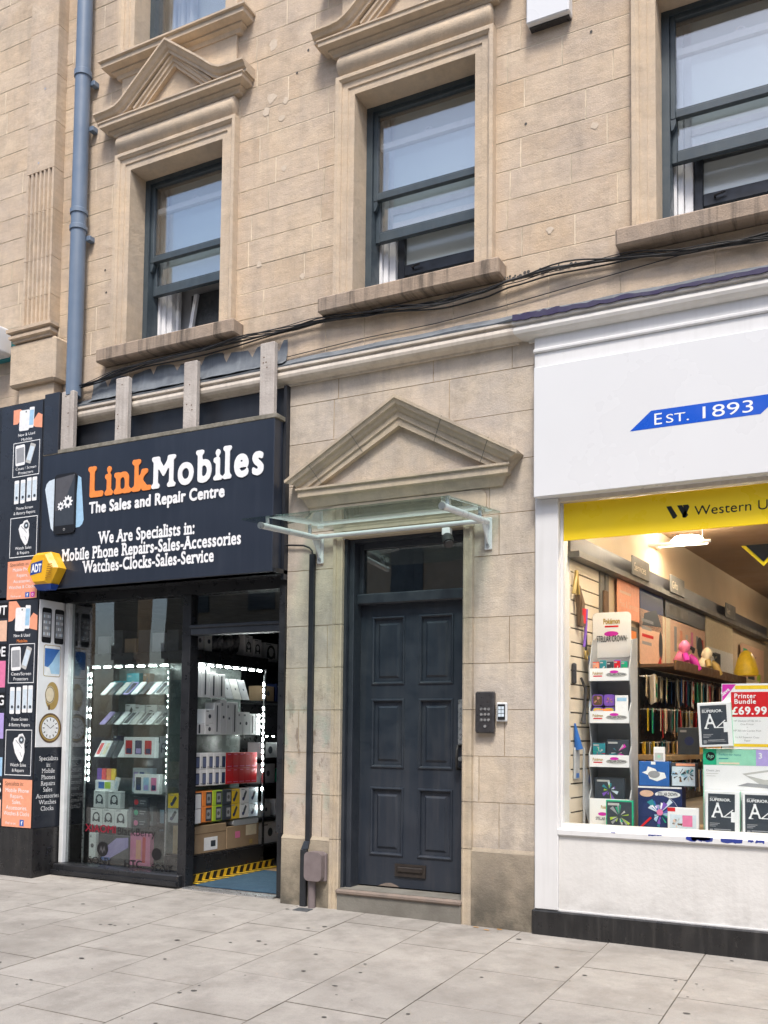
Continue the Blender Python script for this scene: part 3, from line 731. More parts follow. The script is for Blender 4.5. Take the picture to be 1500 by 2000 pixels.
xs = [-.215, -.075, .195, .305, .575, .705]; zs = [.17, .385, .875, 1.01, 1.51, 1.61, 2.11, 2.195]
for i in range(5):
    for j in range(7):
        if (i in (1, 3)) and (j in (1, 3, 5)): continue
        dm.rect(xs[i], xs[i+1], zs[j], zs[j+1], cd, 'door_paint')
for (a, b) in cols:
    for (z0, z1) in rows:
        st = [(0, cd), (.004, cd+.008), (.012, cd+.010), (.02, cd+.002), (.024, cd-.014), (.05, cd-.014), (.066, cd-.004)]
        for (i0, h0), (i1, h1) in zip(st, st[1:]):
            P = [(a+i0, z0+i0, h0), (b-i0, z0+i0, h0), (b-i0, z1-i0, h0), (a+i0, z1-i0, h0), (a+i1, z0+i1, h1), (b-i1, z0+i1, h1), (b-i1, z1-i1, h1), (a+i1, z1-i1, h1)]
            dm.add(P, [(0, 1, 5, 4), (1, 2, 6, 5), (2, 3, 7, 6), (3, 0, 4, 7)], 'door_paint')
        dm.rect(a+.066, b-.066, z0+.066, z1-.066, cd-.004, 'door_paint')
dm.poly([(.0, .172), (.17, .172), (.14, .186), (.10, .198), (.06, .194), (.03, .184)], cd+.0012, 'step_edge')
door = dm.build('door', B)
lb = MB(F0); lb.frame(.135, .375, .25, .338, .016, cd+.012, 'bronze'); lb.box(.135, .375, .25, .338, cd, cd+.0105, 'bronze'); lb.bbox(.155, .355, .28, .318, cd, cd+.02, 'bronze', .006); lb.build('letter_plate', door)
hp = MB(F0); hp.bbox(.612, .650, 1.19, 1.50, cd, cd+.006, 'steel', .003); hp.build('lock_plate', door)
hd = MB(F0); hd.tube([(.628, 1.02, cd), (.628, 1.02, cd+.05), (.628, 1.06, cd+.065), (.628, 1.14, cd+.065), (.628, 1.18, cd+.05), (.628, 1.18, cd)], .011, 'cable_black', 8)
hd.tube([(.640, 1.09, cd), (.640, 1.09, cd+.03)], .016, 'steel', 10); hd.build('handle', door)
stp = MB(F0)
stp.box(-.23, .719, -.1, .118, -.25, .03, 'step_stone'); stp.bbox(-.24, .724, .119, .156, -.25, .045, 'step_edge', .012); stp.box(-.22, .71, .1561, .160, -.25, .02, 'step_stone')
stp.build('step', B)
# roof-side closing so no light leaks in behind the facade
bk = MB(); bk.box(-6.5, 6.5, .52, .6, 4.05, 9.2, 'wall_dark'); bk.box(-6.5, 6.5, 0.02, .6, 9.18, 9.3, 'slate'); bk.box(-6.5, -6.4, .02, .5, 0, 9.2, 'wall_dark'); bk.box(6.4, 6.5, .02, .5, 4.1, 9.2, 'wall_dark')
bk.build('backing_wall', B)

# =================================================================== FACADE FITTINGS
dp = MB(); X, Y = -2.85, -.095
dp.tube([(X, Y, 4.10), (X, Y, 5.55)], .066, 'pipe_blue', 20); dp.tube([(X, Y, 5.72), (X, Y, 9.2)], .066, 'pipe_blue', 20); dp.tube([(X, Y, 5.55), (X, Y, 5.72)], .066, 'pipe_blue', 20)
pt_ = thing('drainpipe', 'blue-grey painted drainpipe running down beside the fluted pilaster', 'drainpipe', (X, Y, 4.1)); dp.build('pipe', pt_)
for z, h in ((5.555, .035), (5.70, .035), (6.93, .05), (8.3, .05)):
    c = MB(); c.tube([(X, Y, z), (X, Y, z+h)], [.076, .076], 'pipe_blue', 20); c.tube([(X, Y, z+h), (X, Y, z+h+.008)], [.076, .067], 'pipe_blue', 20); c.build('collar', pt_)
for z in (5.47, 6.86, 6.45):
    c = MB(); c.bbox(X+.05, X+.10, -.06, 0, z, z+.045, 'pipe_blue'); c.build('bracket', pt_)
t = thing('junction_box', 'blank white box high on the stone between middle and right windows', 'box', (1.33, -.05, 6.03))
m = MB(F0); m.bbox(1.18, 1.475, 6.035, 6.75, 0, .09, 'fascia_white', .008); m.build('cover', t)
m = MB(F0); m.box(1.19, 1.465, 6.025, 6.0349, 0, .05, 'dark_metal'); m.build('base', t)
t = thing('lamp_box', 'white rounded box with dark edge at the far left of the stone', 'box', (-3.76, -.1, 4.6))
m = MB(F0); m.rrect(-3.95, -3.665, 4.60, 4.85, .03, .20, 'fascia_white', c0=.06); m.build('cover', t)
m = MB(F0); m.rrect(-3.95, -3.672, 4.59, 4.84, .03, .059, 'ink_teal', c0=-.03); m.build('base', t)
# lead faced board and black backing over the phone shop
m = MB(F0)
n = 24; V = []
for i in range(n+1):
    x = -2.70+(2.70-.73)*i/n
    for z, o in ((4.03, .10), (4.07, .045), (4.15, .022), (4.235+.015*math.sin(i*.9), .018)): V.append((x, z, o+.006*math.sin(i*2.1+z*9)))
m.add(V, [(4*i+j, 4*i+4+j, 4*i+5+j, 4*i+1+j) for i in range(n) for j in range(3)], 'lead', smooth=True)
m.box(-2.70, -.73, 4.0, 4.2, -.01, .005, 'lead')
tag(m.build('lead_sheet'), 'dull grey lead sheet dressed over the ledge above the phone shop sign', 'lead sheet')
# cables under the sills
path = [(-2.85, 4.20), (-2.01, 4.275), (-1.24, 4.295), (-.72, 4.31), (-.45, 4.32), (.07, 4.285), (.59, 4.25), (.86, 4.265), (1.08, 4.30), (1.36, 4.32), (1.83, 4.30), (2.23, 4.25), (2.67, 4.235), (3.6, 4.22), (5.5, 4.26)]
CL = ['thickest black cable of the slack bundle under the sills', 'black cable sagging lowest in the bundle under the middle window', 'grey cable running through the bundle under the sills', 'thin black cable looping above the bundle left of the middle sill',
      'thin black cable twisted along the back of the bundle', 'thin dark wire crossing the front of the bundle', 'black cable that wanders most along the bundle', 'thin wire lying flat on the wall behind the bundle']
for k in range(8):
    r = (.0075, .006, .005, .0035, .0045, .003, .0055, .003)[k]; cr = random.Random(40+k); pts = []
    for i, (x, z) in enumerate(path):
        if i == len(path)-1: break
        x2, z2 = path[i+1]
        for sub in range(6):
            t_ = sub/6; s_ = t_*t_*(3-2*t_); xx = x+(x2-x)*t_; zz = z+(z2-z)*s_; a_ = (.007, .009, .010, .018, .012, .015, .016, .012)[k]
            pts.append((xx, -.05-.006*k-.012*math.sin(xx*2.3+k*1.9), zz+a_*math.sin(xx*(2.1+.5*k)+k*2.2)+.5*a_*math.sin(xx*(5.3+.7*k)+k)-(.03 if k == 1 else .012*k/7)))
    m = MB(); m.tube(pts, r, 'cable_grey' if k == 2 else 'cable_black', 7)
    tag(m.build('cable'), CL[k], 'cable', 'cables strung along under the window sills')
m = MB(); pts = [(-.74, -.03, 4.10), (-.1, -.028, 4.125), (.5, -.03, 4.125), (1.0, -.03, 4.15), (1.5, -.03, 4.19), (2.1, -.035, 4.235), (2.4, -.05, 4.25)]
m.tube(pts, .0035, 'cable_black', 5); tag(m.build('wire'), 'single thin wire rising to the right along the stone band', 'wire')
m = MB(F0)
for i in range(26):
    x = .98+.55*i/26+rng.uniform(-.01, .01); z = 4.325+rng.uniform(0, .03); m.disc(x, z, rng.uniform(.006, .014), .022, 'gum', 7)
m.build('moss_stain', B)
# canopy
t = thing('glass_canopy', 'clear glass canopy on white arms over the panelled door', 'canopy', (.24, -.1, 2.5))
m = MB(); P = [(-.545, -.82, 2.668), (.955, -.82, 2.668), (.985, -.02, 2.74), (-.545, -.02, 2.74)]
m.add(P+[(x, y, z+.012) for x, y, z in P], [(0, 1, 2, 3), (4, 5, 6, 7), (0, 1, 5, 4), (1, 2, 6, 5), (2, 3, 7, 6), (3, 0, 4, 7)], 'canopy_glass'); m.build('glass_sheet', t)
for x in (-.42, .895):
    m = MB(); m.tube([(x, -.03, 2.685), (x, -.77, 2.632)], .021, 'steel_white', 14); a = m.build('arm', t)
    m = MB(); m.tube([(x, -.77, 2.632), (x, -.785, 2.631)], .023, 'steel', 14); m.build('end_cap', a)
    m = MB()
    for y, z in ((-.70, 2.655), (-.16, 2.70)): m.tube([(x, y, z-.01), (x, y, z+.035)], .013, 'steel', 10)
    m.build('clamp', a)
    m = MB(); m.bbox(x-.026, x+.026, -.015, 0, 2.50, 2.72, 'steel_white')
    m.fr = sideR(x-.004); m.prism([(-.015, 2.53), (-.015, 2.69), (-.15, 2.675), (-.12, 2.655)], 0, .008, 'steel_white'); m.fr = WORLD
    m.tube([(x, -.015, 2.53), (x, -.024, 2.53)], .012, 'steel', 8); m.build('bracket', t)
m = MB(); m.tube([(-.40, -.055, 2.69), (.875, -.055, 2.69)], .016, 'steel_white', 10); m.build('rail', t)
# camera under the canopy
t = thing('security_camera', 'small black security camera with white top under the canopy', 'camera', (.62, -.03, 2.55))
m = MB(); m.bbox(.575, .635, -.065, -.015, 2.615, 2.668, 'card_white', .006); m.build('mount', t)
m = MB(); m.tube([(.605, -.04, 2.617), (.612, -.05, 2.60), (.628, -.075, 2.575), (.645, -.10, 2.548)], [.026, .038, .042, .036], 'cable_black', 16); m.build('body', t)
m = MB(); m.tube([(.645, -.10, 2.548), (.651, -.109, 2.539)], [.028, .027], 'dark_metal', 14); m.build('lens', t)
# intercom
t = thing('keypad', 'dark metal entry keypad with ten buttons on the stone jamb', 'keypad', (.89, -.02, 1.27))
m = MB(F0); m.bbox(.822, .952, 1.268, 1.545, 0, .045, 'dark_metal', .008); m.box(.8235, .838, 1.28, 1.535, .0451, .0462, 'dark_metal')
m.rect(.842, .944, 1.285, 1.525, .0458, 'dark_metal'); m.build('body', t)
for r in range(4):
    for c in range(3):
        if r == 3 and c != 1: continue
        z = 1.428-.036*r-(.006 if r == 3 else 0); x = .866+.026*c
        k = MB(F0); k.prism([(x+.0095*math.cos(R(a)), z+.0095*math.sin(R(a))) for a in range(0, 360, 30)], .045, .05, 'key_metal'); k.build('button', t)
t = thing('card_reader', 'small silver card reader with dark screen beside the keypad', 'card reader', (1.0, -.01, 1.34))
m = MB(F0); m.bbox(.962, 1.036, 1.345, 1.472, 0, .025, 'steel_white', .006); m.build('body', t)
m = MB(F0); m.bbox(.973, 1.025, 1.358, 1.46, .0251, .030, 'shop_black', .003); m.build('screen', t)
m = MB(F0)
for i in range(3):
    for j in range(2): m.rect(.978+.022*j, .997+.022*j, 1.378+.024*i, 1.398+.024*i, .0306, 'ink_pale')
m.build('key_panel', t)
# black trunking and the mauve box
t = thing('cable_trunking', 'black cable trunking fixed to the stone left of the door', 'trunking', (-.48, -.02, 0))
m = MB(F0); m.bbox(-.505, -.462, .475, 2.575, 0, .03, 'trunking', .003); m.build('duct', t)
m = MB(F0); m.prism([(-.505, .475), (-.462, .475), (-.475, .42), (-.53, .415)], .0, .04, 'ink_slate'); m.build('elbow', t)
m = MB(F0); m.bbox(-.53, -.478, -.1, .414, .02, .052, 'trunking', .003); m.build('duct', t)
m = MB(F0); m.tube([(-.485, 2.57, .015), (-.488, 2.60, .016), (-.51, 2.625, .018), (-.56, 2.645, .02), (-.66, 2.655, .022), (-.72, 2.66, .02)], .007, 'cable_black', 8); m.build('cable', t)
t = thing('meter_box', 'small mauve plastic service box low on the stone beside the trunking', 'service box', (-.39, -.06, 0))
m = MB(F0); m.rrect(-.462, -.318, .205, .41, .035, .105, 'box_mauve', c0=.026); m.build('cover', t)
m = MB(F0); m.bbox(-.468, -.310, .20, .40, .0255, .055, 'box_mauve', .006); m.build('base', t)
m = MB(F0); m.tube([(-.425, .205, .05), (-.425, -.05, .05)], .028, 'box_mauve', 12); m.build('pipe', t)
m = MB(GF); m.bbox(-.50, -.38, -.19, -.10, -.01, .006, 'cover_grey', .003); tag(m.build('drain_cover'), 'small dark square cover set in the slabs by the step', 'drain cover')
# holes and old fixings in the stone near the pilaster

# =================================================================== PHONE SHOP
S = thing('phone_shopfront', 'black framed phone shop front with open doorway and glass window', 'shopfront', (-1.9, 0, 0))
GC = -.14                                       # glass plane, measured outwards
m = MB(F0)
m.bbox(-3.07, -1.715, -.02, .125, GC-.06, GC+.10, 'shop_black', .01); m.box(-3.07, -1.715, .04, .075, GC+.10, GC+.125, 'shop_black')
m.build('stall_sill', S)
m = MB(F0)
m.bbox(-3.065, -3.02, .125, 2.36, GC-.03, GC+.04, 'steel_white', .004); m.build('window_post', S)
m = MB(F0)
m.bbox(-1.775, -1.690, -.02, 2.36, GC-.06, GC+.045, 'shop_black', .005); m.build('door_post', S)
m = MB(F0)
m.bbox(-.83, -.712, .02, 2.36, GC-.06, GC+.045, 'shop_black', .005); m.box(-.765, -.714, .52, 2.36, GC+.045, .02, 'shop_black'); m.build('door_post', S)
m = MB(F0)
m.bbox(-1.690, -.83, 2.03, 2.105, GC-.06, GC+.047, 'frame_paint', .005); m.bbox(-1.690, -.83, 2.085, 2.11, GC, GC+.06, 'frame_paint'); m.build('transom', S)
m = MB(F0); m.box(-3.07, -.712, 2.36, 2.47, -.25, GC+.05, 'shop_black'); m.box(-3.07, -.712, 2.44, 2.47, GC, .15, 'shop_black'); m.build('head', S)
m = MB(F0); m.box(-3.02, -1.775, .12, 2.36, GC-.006, GC, 'shop_glass')
wp = m.build('window_pane', S)
m = MB(F0); m.box(-1.690, -.83, 2.105, 2.36, GC-.006, GC, 'shop_glass'); m.build('transom_pane', S)
m = MB(F0); c = GC+.0012
m.text('XIAOMI', -2.80, .405, .34, .06, c, 'ink_maroon', .03); m.text('BlackBerry', -2.44, .395, .40, .062, c, 'ink_black', .02)
m.disc(-2.60, .265, .062, c, 'ink_black', 24); m.poly([(-2.635, .235), (-2.618, .295), (-2.60, .25), (-2.582, .295), (-2.565, .235), (-2.583, .262), (-2.60, .228), (-2.617, .262)], c+.0008, 'ink_dim')
m.text('SONY', -2.76, .135, .27, .06, c, 'ink_black', .02, .10); m.text('HTC', -2.36, .135, .19, .06, c, 'ink_black', .03); m.disc(-2.02, .26, .05, c, 'ink_black', 20)
m.text('SONY', -2.07, .125, .22, .055, c, 'ink_black', .02, .10)
m.build('window_lettering', wp)
m = MB(F0); m.box(-1.69, -.83, .0, .03, GC-.02, GC+.08, 'steel'); m.build('threshold', S)
m = MB(F0)                                       # dark board behind the sign
m.box(-3.0, -.712, 2.45, 3.875, -.06, .006, 'black_board'); m.box(-.737, -.712, 2.40, 3.875, .006, .05, 'black_board'); m.build('backing_board', S)
m = MB(F0); m.box(-4.6, -3.10, .43, 2.44, -.5, .165, 'shop_black'); m.box(-4.6, -3.02, 2.44, 4.10, -.3, .165, 'shop_black'); m.build('pier', S)
m = MB(F0); m.box(-4.6, -3.075, -.15, .4285, -.5, .18, 'black_plinth'); m.build('plinth', S)
m = MB(F0); m.bbox(-3.10, -2.93, 3.60, 4.13, .12, .175, 'poster_navy', .003); tag(m.build('navy_panel'), 'plain navy panel squeezed between the phone poster strip and the first timber post', 'panel')
# interior
m = MB(); m.box(-4.1, -.55, .15, 4.6, -.06, .028, 'carpet'); tag(m.build('shop_floor'), 'dark floor of the phone shop', None, kind='structure')
m = MB(); m.box(-4.1, -.55, .15, 4.6, 2.50, 2.55, 'wall_dark'); tag(m.build('shop_ceiling'), 'dark ceiling of the phone shop', None, kind='structure')
m = MB(); m.box(-4.1, -4.0, .15, 4.6, 0, 2.5, 'wall_dark'); m.box(-.62, -.55, .21, 4.6, 0, 2.5, 'wall_dark'); m.box(-4.0, -.62, 4.5, 4.6, 0, 2.5, 'wall_dark')
tag(m.build('interior_wall'), 'dark inner walls of the phone shop', None, kind='structure')
m = MB(); m.bbox(-1.66, -.85, .19, 1.15, .028, .04, 'mat_blue', .004); tag(m.build('door_mat'), 'blue ribbed entrance mat inside the phone shop doorway', 'door mat')
m = MB(); m.box(-1.72, -.64, 1.152, 2.4, .0285, .036, 'floor_wood'); tag(m.build('floor_board'), 'bare wooden floor patch behind the blue mat', 'floor')
m = MB(); k = 0; y = .22                          # hazard tape on the cabinet's foot
m.box(-1.735, -1.655, .22, 1.42, .0405, .0435, 'hazard_yellow')
while y < 1.38:
    m.add([(-1.735, y, .0442), (-1.735, y+.05, .0442), (-1.655, y+.085, .0442), (-1.655, y+.035, .0442)], [(0, 1, 2, 3)], 'ink_black'); y += .095
m.box(-1.742, -1.735, .22, 1.42, .0405, .10, 'hazard_yellow')
y = .22
while y < 1.38:
    m.add([(-1.7342, y, .045), (-1.7342, y+.05, .045), (-1.7342, y+.075, .10), (-1.7342, y+.025, .10)], [(0, 1, 2, 3)], 'ink_black'); y += .095
tag(m.build('hazard_tape'), 'yellow and black striped tape along the foot of the side cabinet', 'tape')

# ---- sign
T = thing('shop_sign', 'big navy box sign lettered LinkMobiles on timber posts above the phone shop', 'shop sign', (-1.92, -.1, 2.44))
m = MB(F0); m.bbox(-3.10, -.737, 2.44, 3.592, .05, .17, 'sign_navy', .004); m.build('box', T)
m = MB(F0); m.bbox(-3.105, -.720, 3.593, 3.628, .0, .172, 'timber_edge', .004); m.build('top_board', T)
c = .1712
m = MB(F0); m.text('Link', -2.572, 3.185, .675, .24, c, 'ink_orange', .036, .075, ex=.006, blur=.024, sp=1.2, h=.013); m.build('orange_lettering', T)
m = MB(F0); m.text('Mobiles', -1.895, 3.185, 1.07, .24, c, 'ink_white', .036, .075, ex=.006, blur=.024, sp=1.18, h=.013); m.build('white_lettering', T)
m = MB(F0); m.text('The Sales and Repair Centre', -2.555, 3.045, 1.375, .09, c, 'ink_white', .04, 0, ex=.004, blur=.02, sp=1.06, h=.016); m.build('white_lettering', T)
m = MB(F0)
m.text('We Are Specialists in:', -2.45, 2.785, .99, .095, c, 'ink_white', .036, .075, blur=.012, sp=1.06, h=.014)
m.text('Mobile Phone Repairs-Sales-Accessories', -2.85, 2.67, 1.83, .095, c, 'ink_white', .036, .075, blur=.012, sp=1.06, h=.014)
m.text('Watches-Clocks-Sales-Service', -2.615, 2.555, 1.345, .095, c, 'ink_white', .036, .075, blur=.012, sp=1.06, h=.014)
m.build('small_lettering', T)
m = MB(F0)
def lens(pts, c, mat): m.poly(pts, c, mat)
lens([(-3.065, 3.30), (-3.05, 3.345), (-3.02, 3.37), (-2.94, 3.385), (-2.90, 2.93), (-2.955, 2.93), (-2.985, 2.96)], c, 'ink_pale')
lens([(-2.69, 3.38), (-2.655, 3.36), (-2.62, 3.05), (-2.615, 3.0), (-2.63, 2.965), (-2.66, 2.945), (-2.72, 2.94)], c, 'ink_sky')
m.rrect(-2.945, -2.70, 2.90, 3.41, .035, c+.012, 'ink_black', c0=c); m.poly([(-2.93, 3.375), (-2.71, 3.395), (-2.80, 3.22), (-2.90, 3.10), (-2.93, 3.10)], c+.0126, 'ink_dim')
m.rrect(-2.93, -2.715, 2.97, 3.375, .004, c+.0122, 'ink_slate')
def gear(x, z, r, n):
    P = []
    for i in range(n*4):
        a = 2*math.pi*i/(n*4); rr = r if (i % 4) in (0, 1) else r*.72; P.append((x+rr*math.cos(a), z+rr*math.sin(a)))
    m.poly(P, c+.0135, 'ink_white'); m.disc(x, z, r*.33, c+.0145, 'ink_slate', 14)
gear(-2.865, 3.135, .038, 8); gear(-2.785, 3.165, .055, 9)
m.ring(-2.82, 2.935, .008, .011, c+.013, 'ink_silver', 12)
m.build('phone_emblem', T)
PL_ = ['weathered timber post hard against the navy panel, first behind the sign', 'weathered timber post standing over the phone emblem side of the sign', 'knotty grey timber post over the middle of the sign', 'tall grey timber post at the stone bay end of the sign']
for i, (x0, x1, zt) in enumerate(((-2.925, -2.785, 4.13), (-2.32, -2.185, 4.15), (-1.615, -1.485, 4.165), (-.89, -.76, 4.185))):
    m = MB(F0); m.bbox(x0, x1, 3.6285, zt, .105, .155, 'timber_grey', .006)
    for q in range(4): m.disc(x0+.03+.08*rng.random(), 3.7+.4*rng.random(), .006, .1556, 'ink_brown', 8)
    tag(m.build('timber_post'), PL_[i], 'post', 'timber posts standing behind the phone shop sign')
# ---- alarm box
A = thing('alarm_box', 'yellow hexagonal alarm box with blue foot on the sign corner', 'alarm box', (-2.95, -.2, 2.42))
def hexa(cx, cz, rx, rz): return [(cx+rx*math.cos(R(a)), cz+rz*math.sin(R(a))) for a in (0, 62, 118, 180, 242, 298)]
m = MB(F0); h0 = hexa(-2.955, 2.60, .165, .155); h1 = hexa(-2.975, 2.60, .135, .125)
m.add([(x, z, .172) for x, z in h0]+[(x, z, .26) for x, z in h0]+[(x, z, .295) for x, z in h1],
      [(i, (i+1) % 6, 6+(i+1) % 6, 6+i) for i in range(6)]+[(6+i, 6+(i+1) % 6, 12+(i+1) % 6, 12+i) for i in range(6)]+[tuple(range(12, 18))], 'alarm_yellow'); m.build('cover', A)
m = MB(F0)
for q in range(7): m.rect(-2.90+.004*q, -2.845+.004*q, 2.515+.018*q, 2.523+.018*q, .2965, 'alarm_louvre')
m.build('louvre', A)
m = MB(F0); m.add([(-3.06, 2.47, .18), (-2.86, 2.47, .18), (-2.86, 2.47, .27), (-3.06, 2.47, .27), (-3.03, 2.425, .19), (-2.88, 2.425, .19), (-2.88, 2.425, .25), (-3.03, 2.425, .25)], [(4, 5, 6, 7), (0, 1, 5, 4), (1, 2, 6, 5), (2, 3, 7, 6), (3, 0, 4, 7)], 'alarm_blue'); m.build('foot', A)
m = MB(F0); m.poly([(-3.075, 2.545), (-2.945, 2.565), (-2.935, 2.665), (-3.065, 2.645)], .2962, 'alarm_blue'); m.text('ADT', -3.06, 2.572, .115, .062, .297, 'ink_white', .05); m.build('badge', A)
# ---- posters on the pier
def phone(m, a0, a1, b0, b1, c, body, scr, rot=0):
    m.rrect(a0, a1, b0, b1, (a1-a0)*.14, c, body, rot=rot)
    ca, cb, hw, hh = (a0+a1)/2, (b0+b1)/2, (a1-a0)*.41, (b1-b0)*.36
    P = [(ca+x*math.cos(rot)-y*math.sin(rot), cb+x*math.sin(rot)+y*math.cos(rot)) for x, y in ((-hw, -hh), (hw, -hh), (hw, hh), (-hw, hh))]
    m.poly(P, c+.0005, scr)
def watch(m, a, b, s, c, strap, face):
    m.poly([(a+x*s, b+y*s) for x, y in ((-.55, .30), (-.40, .62), (-.12, .70), (0, .88), (.35, .95), (.60, .60), (.52, .20), (.58, -.30), (.42, -.85), (.22, -1.0), (0, -.80), (-.32, -.35))], c, strap)
    m.ring(a+.26*s, b+.52*s, .23*s, .28*s, c+.0005, 'ink_grey', 18); m.disc(a+.26*s, b+.52*s, .22*s, c+.001, 'ink_slate', 18); m.disc(a+.26*s, b+.52*s, .10*s, c+.0014, face, 12)
    m.poly([(a-.05*s, b+.30*s), (a+.02*s, b+.32*s), (a+.34*s, b-.02*s), (a+.30*s, b-.05*s)], c+.0006, 'ink_grey'); m.poly([(a-.30*s, b+.50*s), (a-.26*s, b+.54*s), (a-.02*s, b+.30*s), (a-.06*s, b+.26*s)], c+.0006, 'ink_grey'); m.poly([(a+.12*s, b-.30*s), (a+.16*s, b-.28*s), (a+.34*s, b-.60*s), (a+.30*s, b-.64*s)], c+.0006, 'ink_grey')
def strip_poster(name, label, z0, z1, zo, sal, x0, x1, lower):
    T = thing(name, label, 'poster', ((x0+x1)/2, -.18, z0))
    c = .1712
    m = MB(F0); m.bbox(-3.62 if not lower else x0, x1, z0, z1, .1655, .171, 'poster_navy', .001); m.build('panel', T)
    m = MB(F0); xm = (x0+x1)/2; W = x1-x0
    def Z(f): return zo + (z1-.02-zo)*f
    H = z1-.02-zo
    m.poly([(x0+.01, Z(.985)), (x0+.09, Z(.985)), (x0+.17, Z(.955)), (x0+.06, Z(.90)), (x0+.01, Z(.90))] if not lower else [(x0, Z(1.01)), (x0+.09, Z(1.01)), (x0+.16, Z(.965)), (x0+.05, Z(.91)), (x0, Z(.905))], c, 'ink_salmon')
    m.poly([(x1-.11, Z(.905)), (x1-.05, Z(.945)), (x1, Z(.93)), (x1, Z(.855)), (x1-.08, Z(.865)), (x1-.12, Z(.88))], c, 'ink_salmon')
    phone(m, x0+.085, x0+.205, Z(.855), Z(.975), c+.001, 'ink_white', 'ink_white', -.03); phone(m, x0+.20, x0+.26, Z(.865), Z(.985), c+.0004, 'ink_white', 'ink_sky', -.05)
    m.disc(x0+.165, Z(.963), .008, c+.002, 'ink_slate', 8)
    m.text('New & Used', xm-.005, Z(.825), W*.56, H*.016, c, 'ink_white', .02, align='C'); m.text('Mobiles', xm, Z(.797), W*.36, H*.016, c, 'ink_orange' if lower else 'ink_white', .02, align='C')
    m.frame(x0+.02, x1-.02, Z(.59), Z(.79), .006, c, 'ink_white')
    phone(m, x0+.05, x0+.165, Z(.655), Z(.775), c+.0006, 'ink_white', 'ink_grey', .05); phone(m, x0+.20, x0+.265, Z(.66), Z(.775), c+.0004, 'ink_silver', 'ink_pale', -.35)
    m.text('Cases/Screen' if lower else 'Cases / Screen', xm, Z(.63), W*.68, H*.016, c, 'ink_white', .02, align='C'); m.text('Protectors', xm, Z(.604), W*.50, H*.016, c, 'ink_white', .02, align='C')
    for a in (.05, .125, .20, .265):
        phone(m, x0+a, x0+a+.055, Z(.435)+(.01 if a > .15 else 0), Z(.57)+(.012 if a > .15 else 0), c, 'ink_white', 'ink_pale'); m.disc(x0+a+.03, Z(.47), .014, c+.001, 'ink_slate', 10)
    m.text('Phone Screen', xm, Z(.40), W*.56, H*.016, c, 'ink_white', .02, align='C'); m.text('& Battery Repairs', xm, Z(.372), W*.72, H*.016, c, 'ink_white', .02, align='C')
    m.frame(x0+.015, x1-.02, Z(.125), Z(.355), .006, c, 'ink_white')
    watch(m, xm, Z(.265), H*.075, c+.0005, 'ink_white', 'ink_pale')
    m.text('Watch Sales', xm, Z(.17), W*.54, H*.016, c, 'ink_white', .02, align='C'); m.text('& Repairs', xm, Z(.143), W*.40, H*.016, c, 'ink_white', .02, align='C')
    m.build('artwork', T)
    m = MB(F0); zb = Z(.105); m.rect(x0, x1, z0+.004, zb, c, 'ink_salmon'); m.build('salmon_panel', T)
    m = MB(F0); h = zb-z0; L = ['Mobile Phone', 'Repairs,', 'Sales,', 'Accessories,', 'Watches & Clocks'] if lower else ['Mobile Phone', 'Repairs,', 'Accessories,', 'Watches & Clocks']
    m.text('Specialists in:' if lower else 'Specialists in:', x0+.03, zb-h*.13, W*.62, h*.085, c+.0008, 'ink_brown', 0)
    for i, l in enumerate(L): m.text(l, xm, zb-h*(.27+.60/len(L)*i), None, h*.085, c+.0008, 'ink_white', .01, align='C', maxw=W*.86)
    m.text('Find us on', x0+.05, z0+h*.06, W*.34, h*.055, c+.0008, 'ink_white', 0)
    m.rect(x0+W*.62, x0+W*.76, z0+h*.04, z0+h*.17, c+.0008, 'ink_facebook'); m.text('f', x0+W*.665, z0+h*.06, W*.06, h*.08, c+.0014, 'ink_white', .03)
    if not lower: m.rect(x0+W*.80, x0+W*.93, z0+h*.04, z0+h*.17, c+.0008, 'ink_magenta'); m.ring(x0+W*.865, z0+h*.105, h*.02, h*.035, c+.0014, 'ink_white', 12)
    m.build('salmon_lettering', T)
strip_poster('advert_poster', 'upper navy phone poster strip on the pier beside the big sign', 2.375, 4.09, 2.55, True, -3.485, -3.125, False)
strip_poster('advert_poster', 'lower navy phone poster strip on the pier above the black plinth', .432, 2.365, .66, True, -3.455, -3.108, True)
# poster on the return of the pier, facing the doorway
T = thing('advert_poster', 'white poster of two phones, a watch and a round clock on the pier return', 'poster', (-3.1, 0, 1.11))
SF = sideR(-3.1)
m = MB(SF); m.bbox(-.162, .135, 1.112, 2.365, 0, .008, 'card_white', .001); m.build('panel', T)
m = MB(SF); c = .0092
for a in (-.135, .005):
    m.rrect(a, a+.105, 2.0, 2.30, .018, c, 'ink_black'); m.rect(a+.01, a+.095, 2.05, 2.26, c+.0006, 'ink_grey')
    for i in range(4):
        for j in range(4): m.rect(a+.017+.02*j, a+.031+.02*j, 2.065+.05*i, 2.09+.05*i, c+.001, ('ink_pale', 'ink_silver', 'ink_white')[(i+j) % 3])
m.rrect(-.105, .085, 1.715, 2.005-.02, .02, c, 'ink_gold'); m.rrect(-.10, .08, 1.72, 1.98, .018, c+.0005, 'ink_white'); m.rect(-.094, .074, 1.74, 1.955, c+.001, 'ink_blue')
m.poly([(-.094, 1.74), (.074, 1.74), (.074, 1.955), (.03, 1.90), (-.01, 1.84), (-.05, 1.80), (-.094, 1.785)], c+.0015, 'ink_sky'); m.poly([(-.094, 1.74), (-.02, 1.74), (-.04, 1.79), (-.094, 1.80)], c+.002, 'ink_white')
m.disc(-.0, 1.55, .075, c, 'ink_gold', 24, .12); m.disc(-.025, 1.56, .055, c+.0008, 'ink_cream', 22, .075); m.ring(-.025, 1.56, .046, .052, c+.0013, 'ink_brown', 22, .064, .07); m.rect(-.04, -.02, 1.43, 1.47, c+.0008, 'ink_brown')
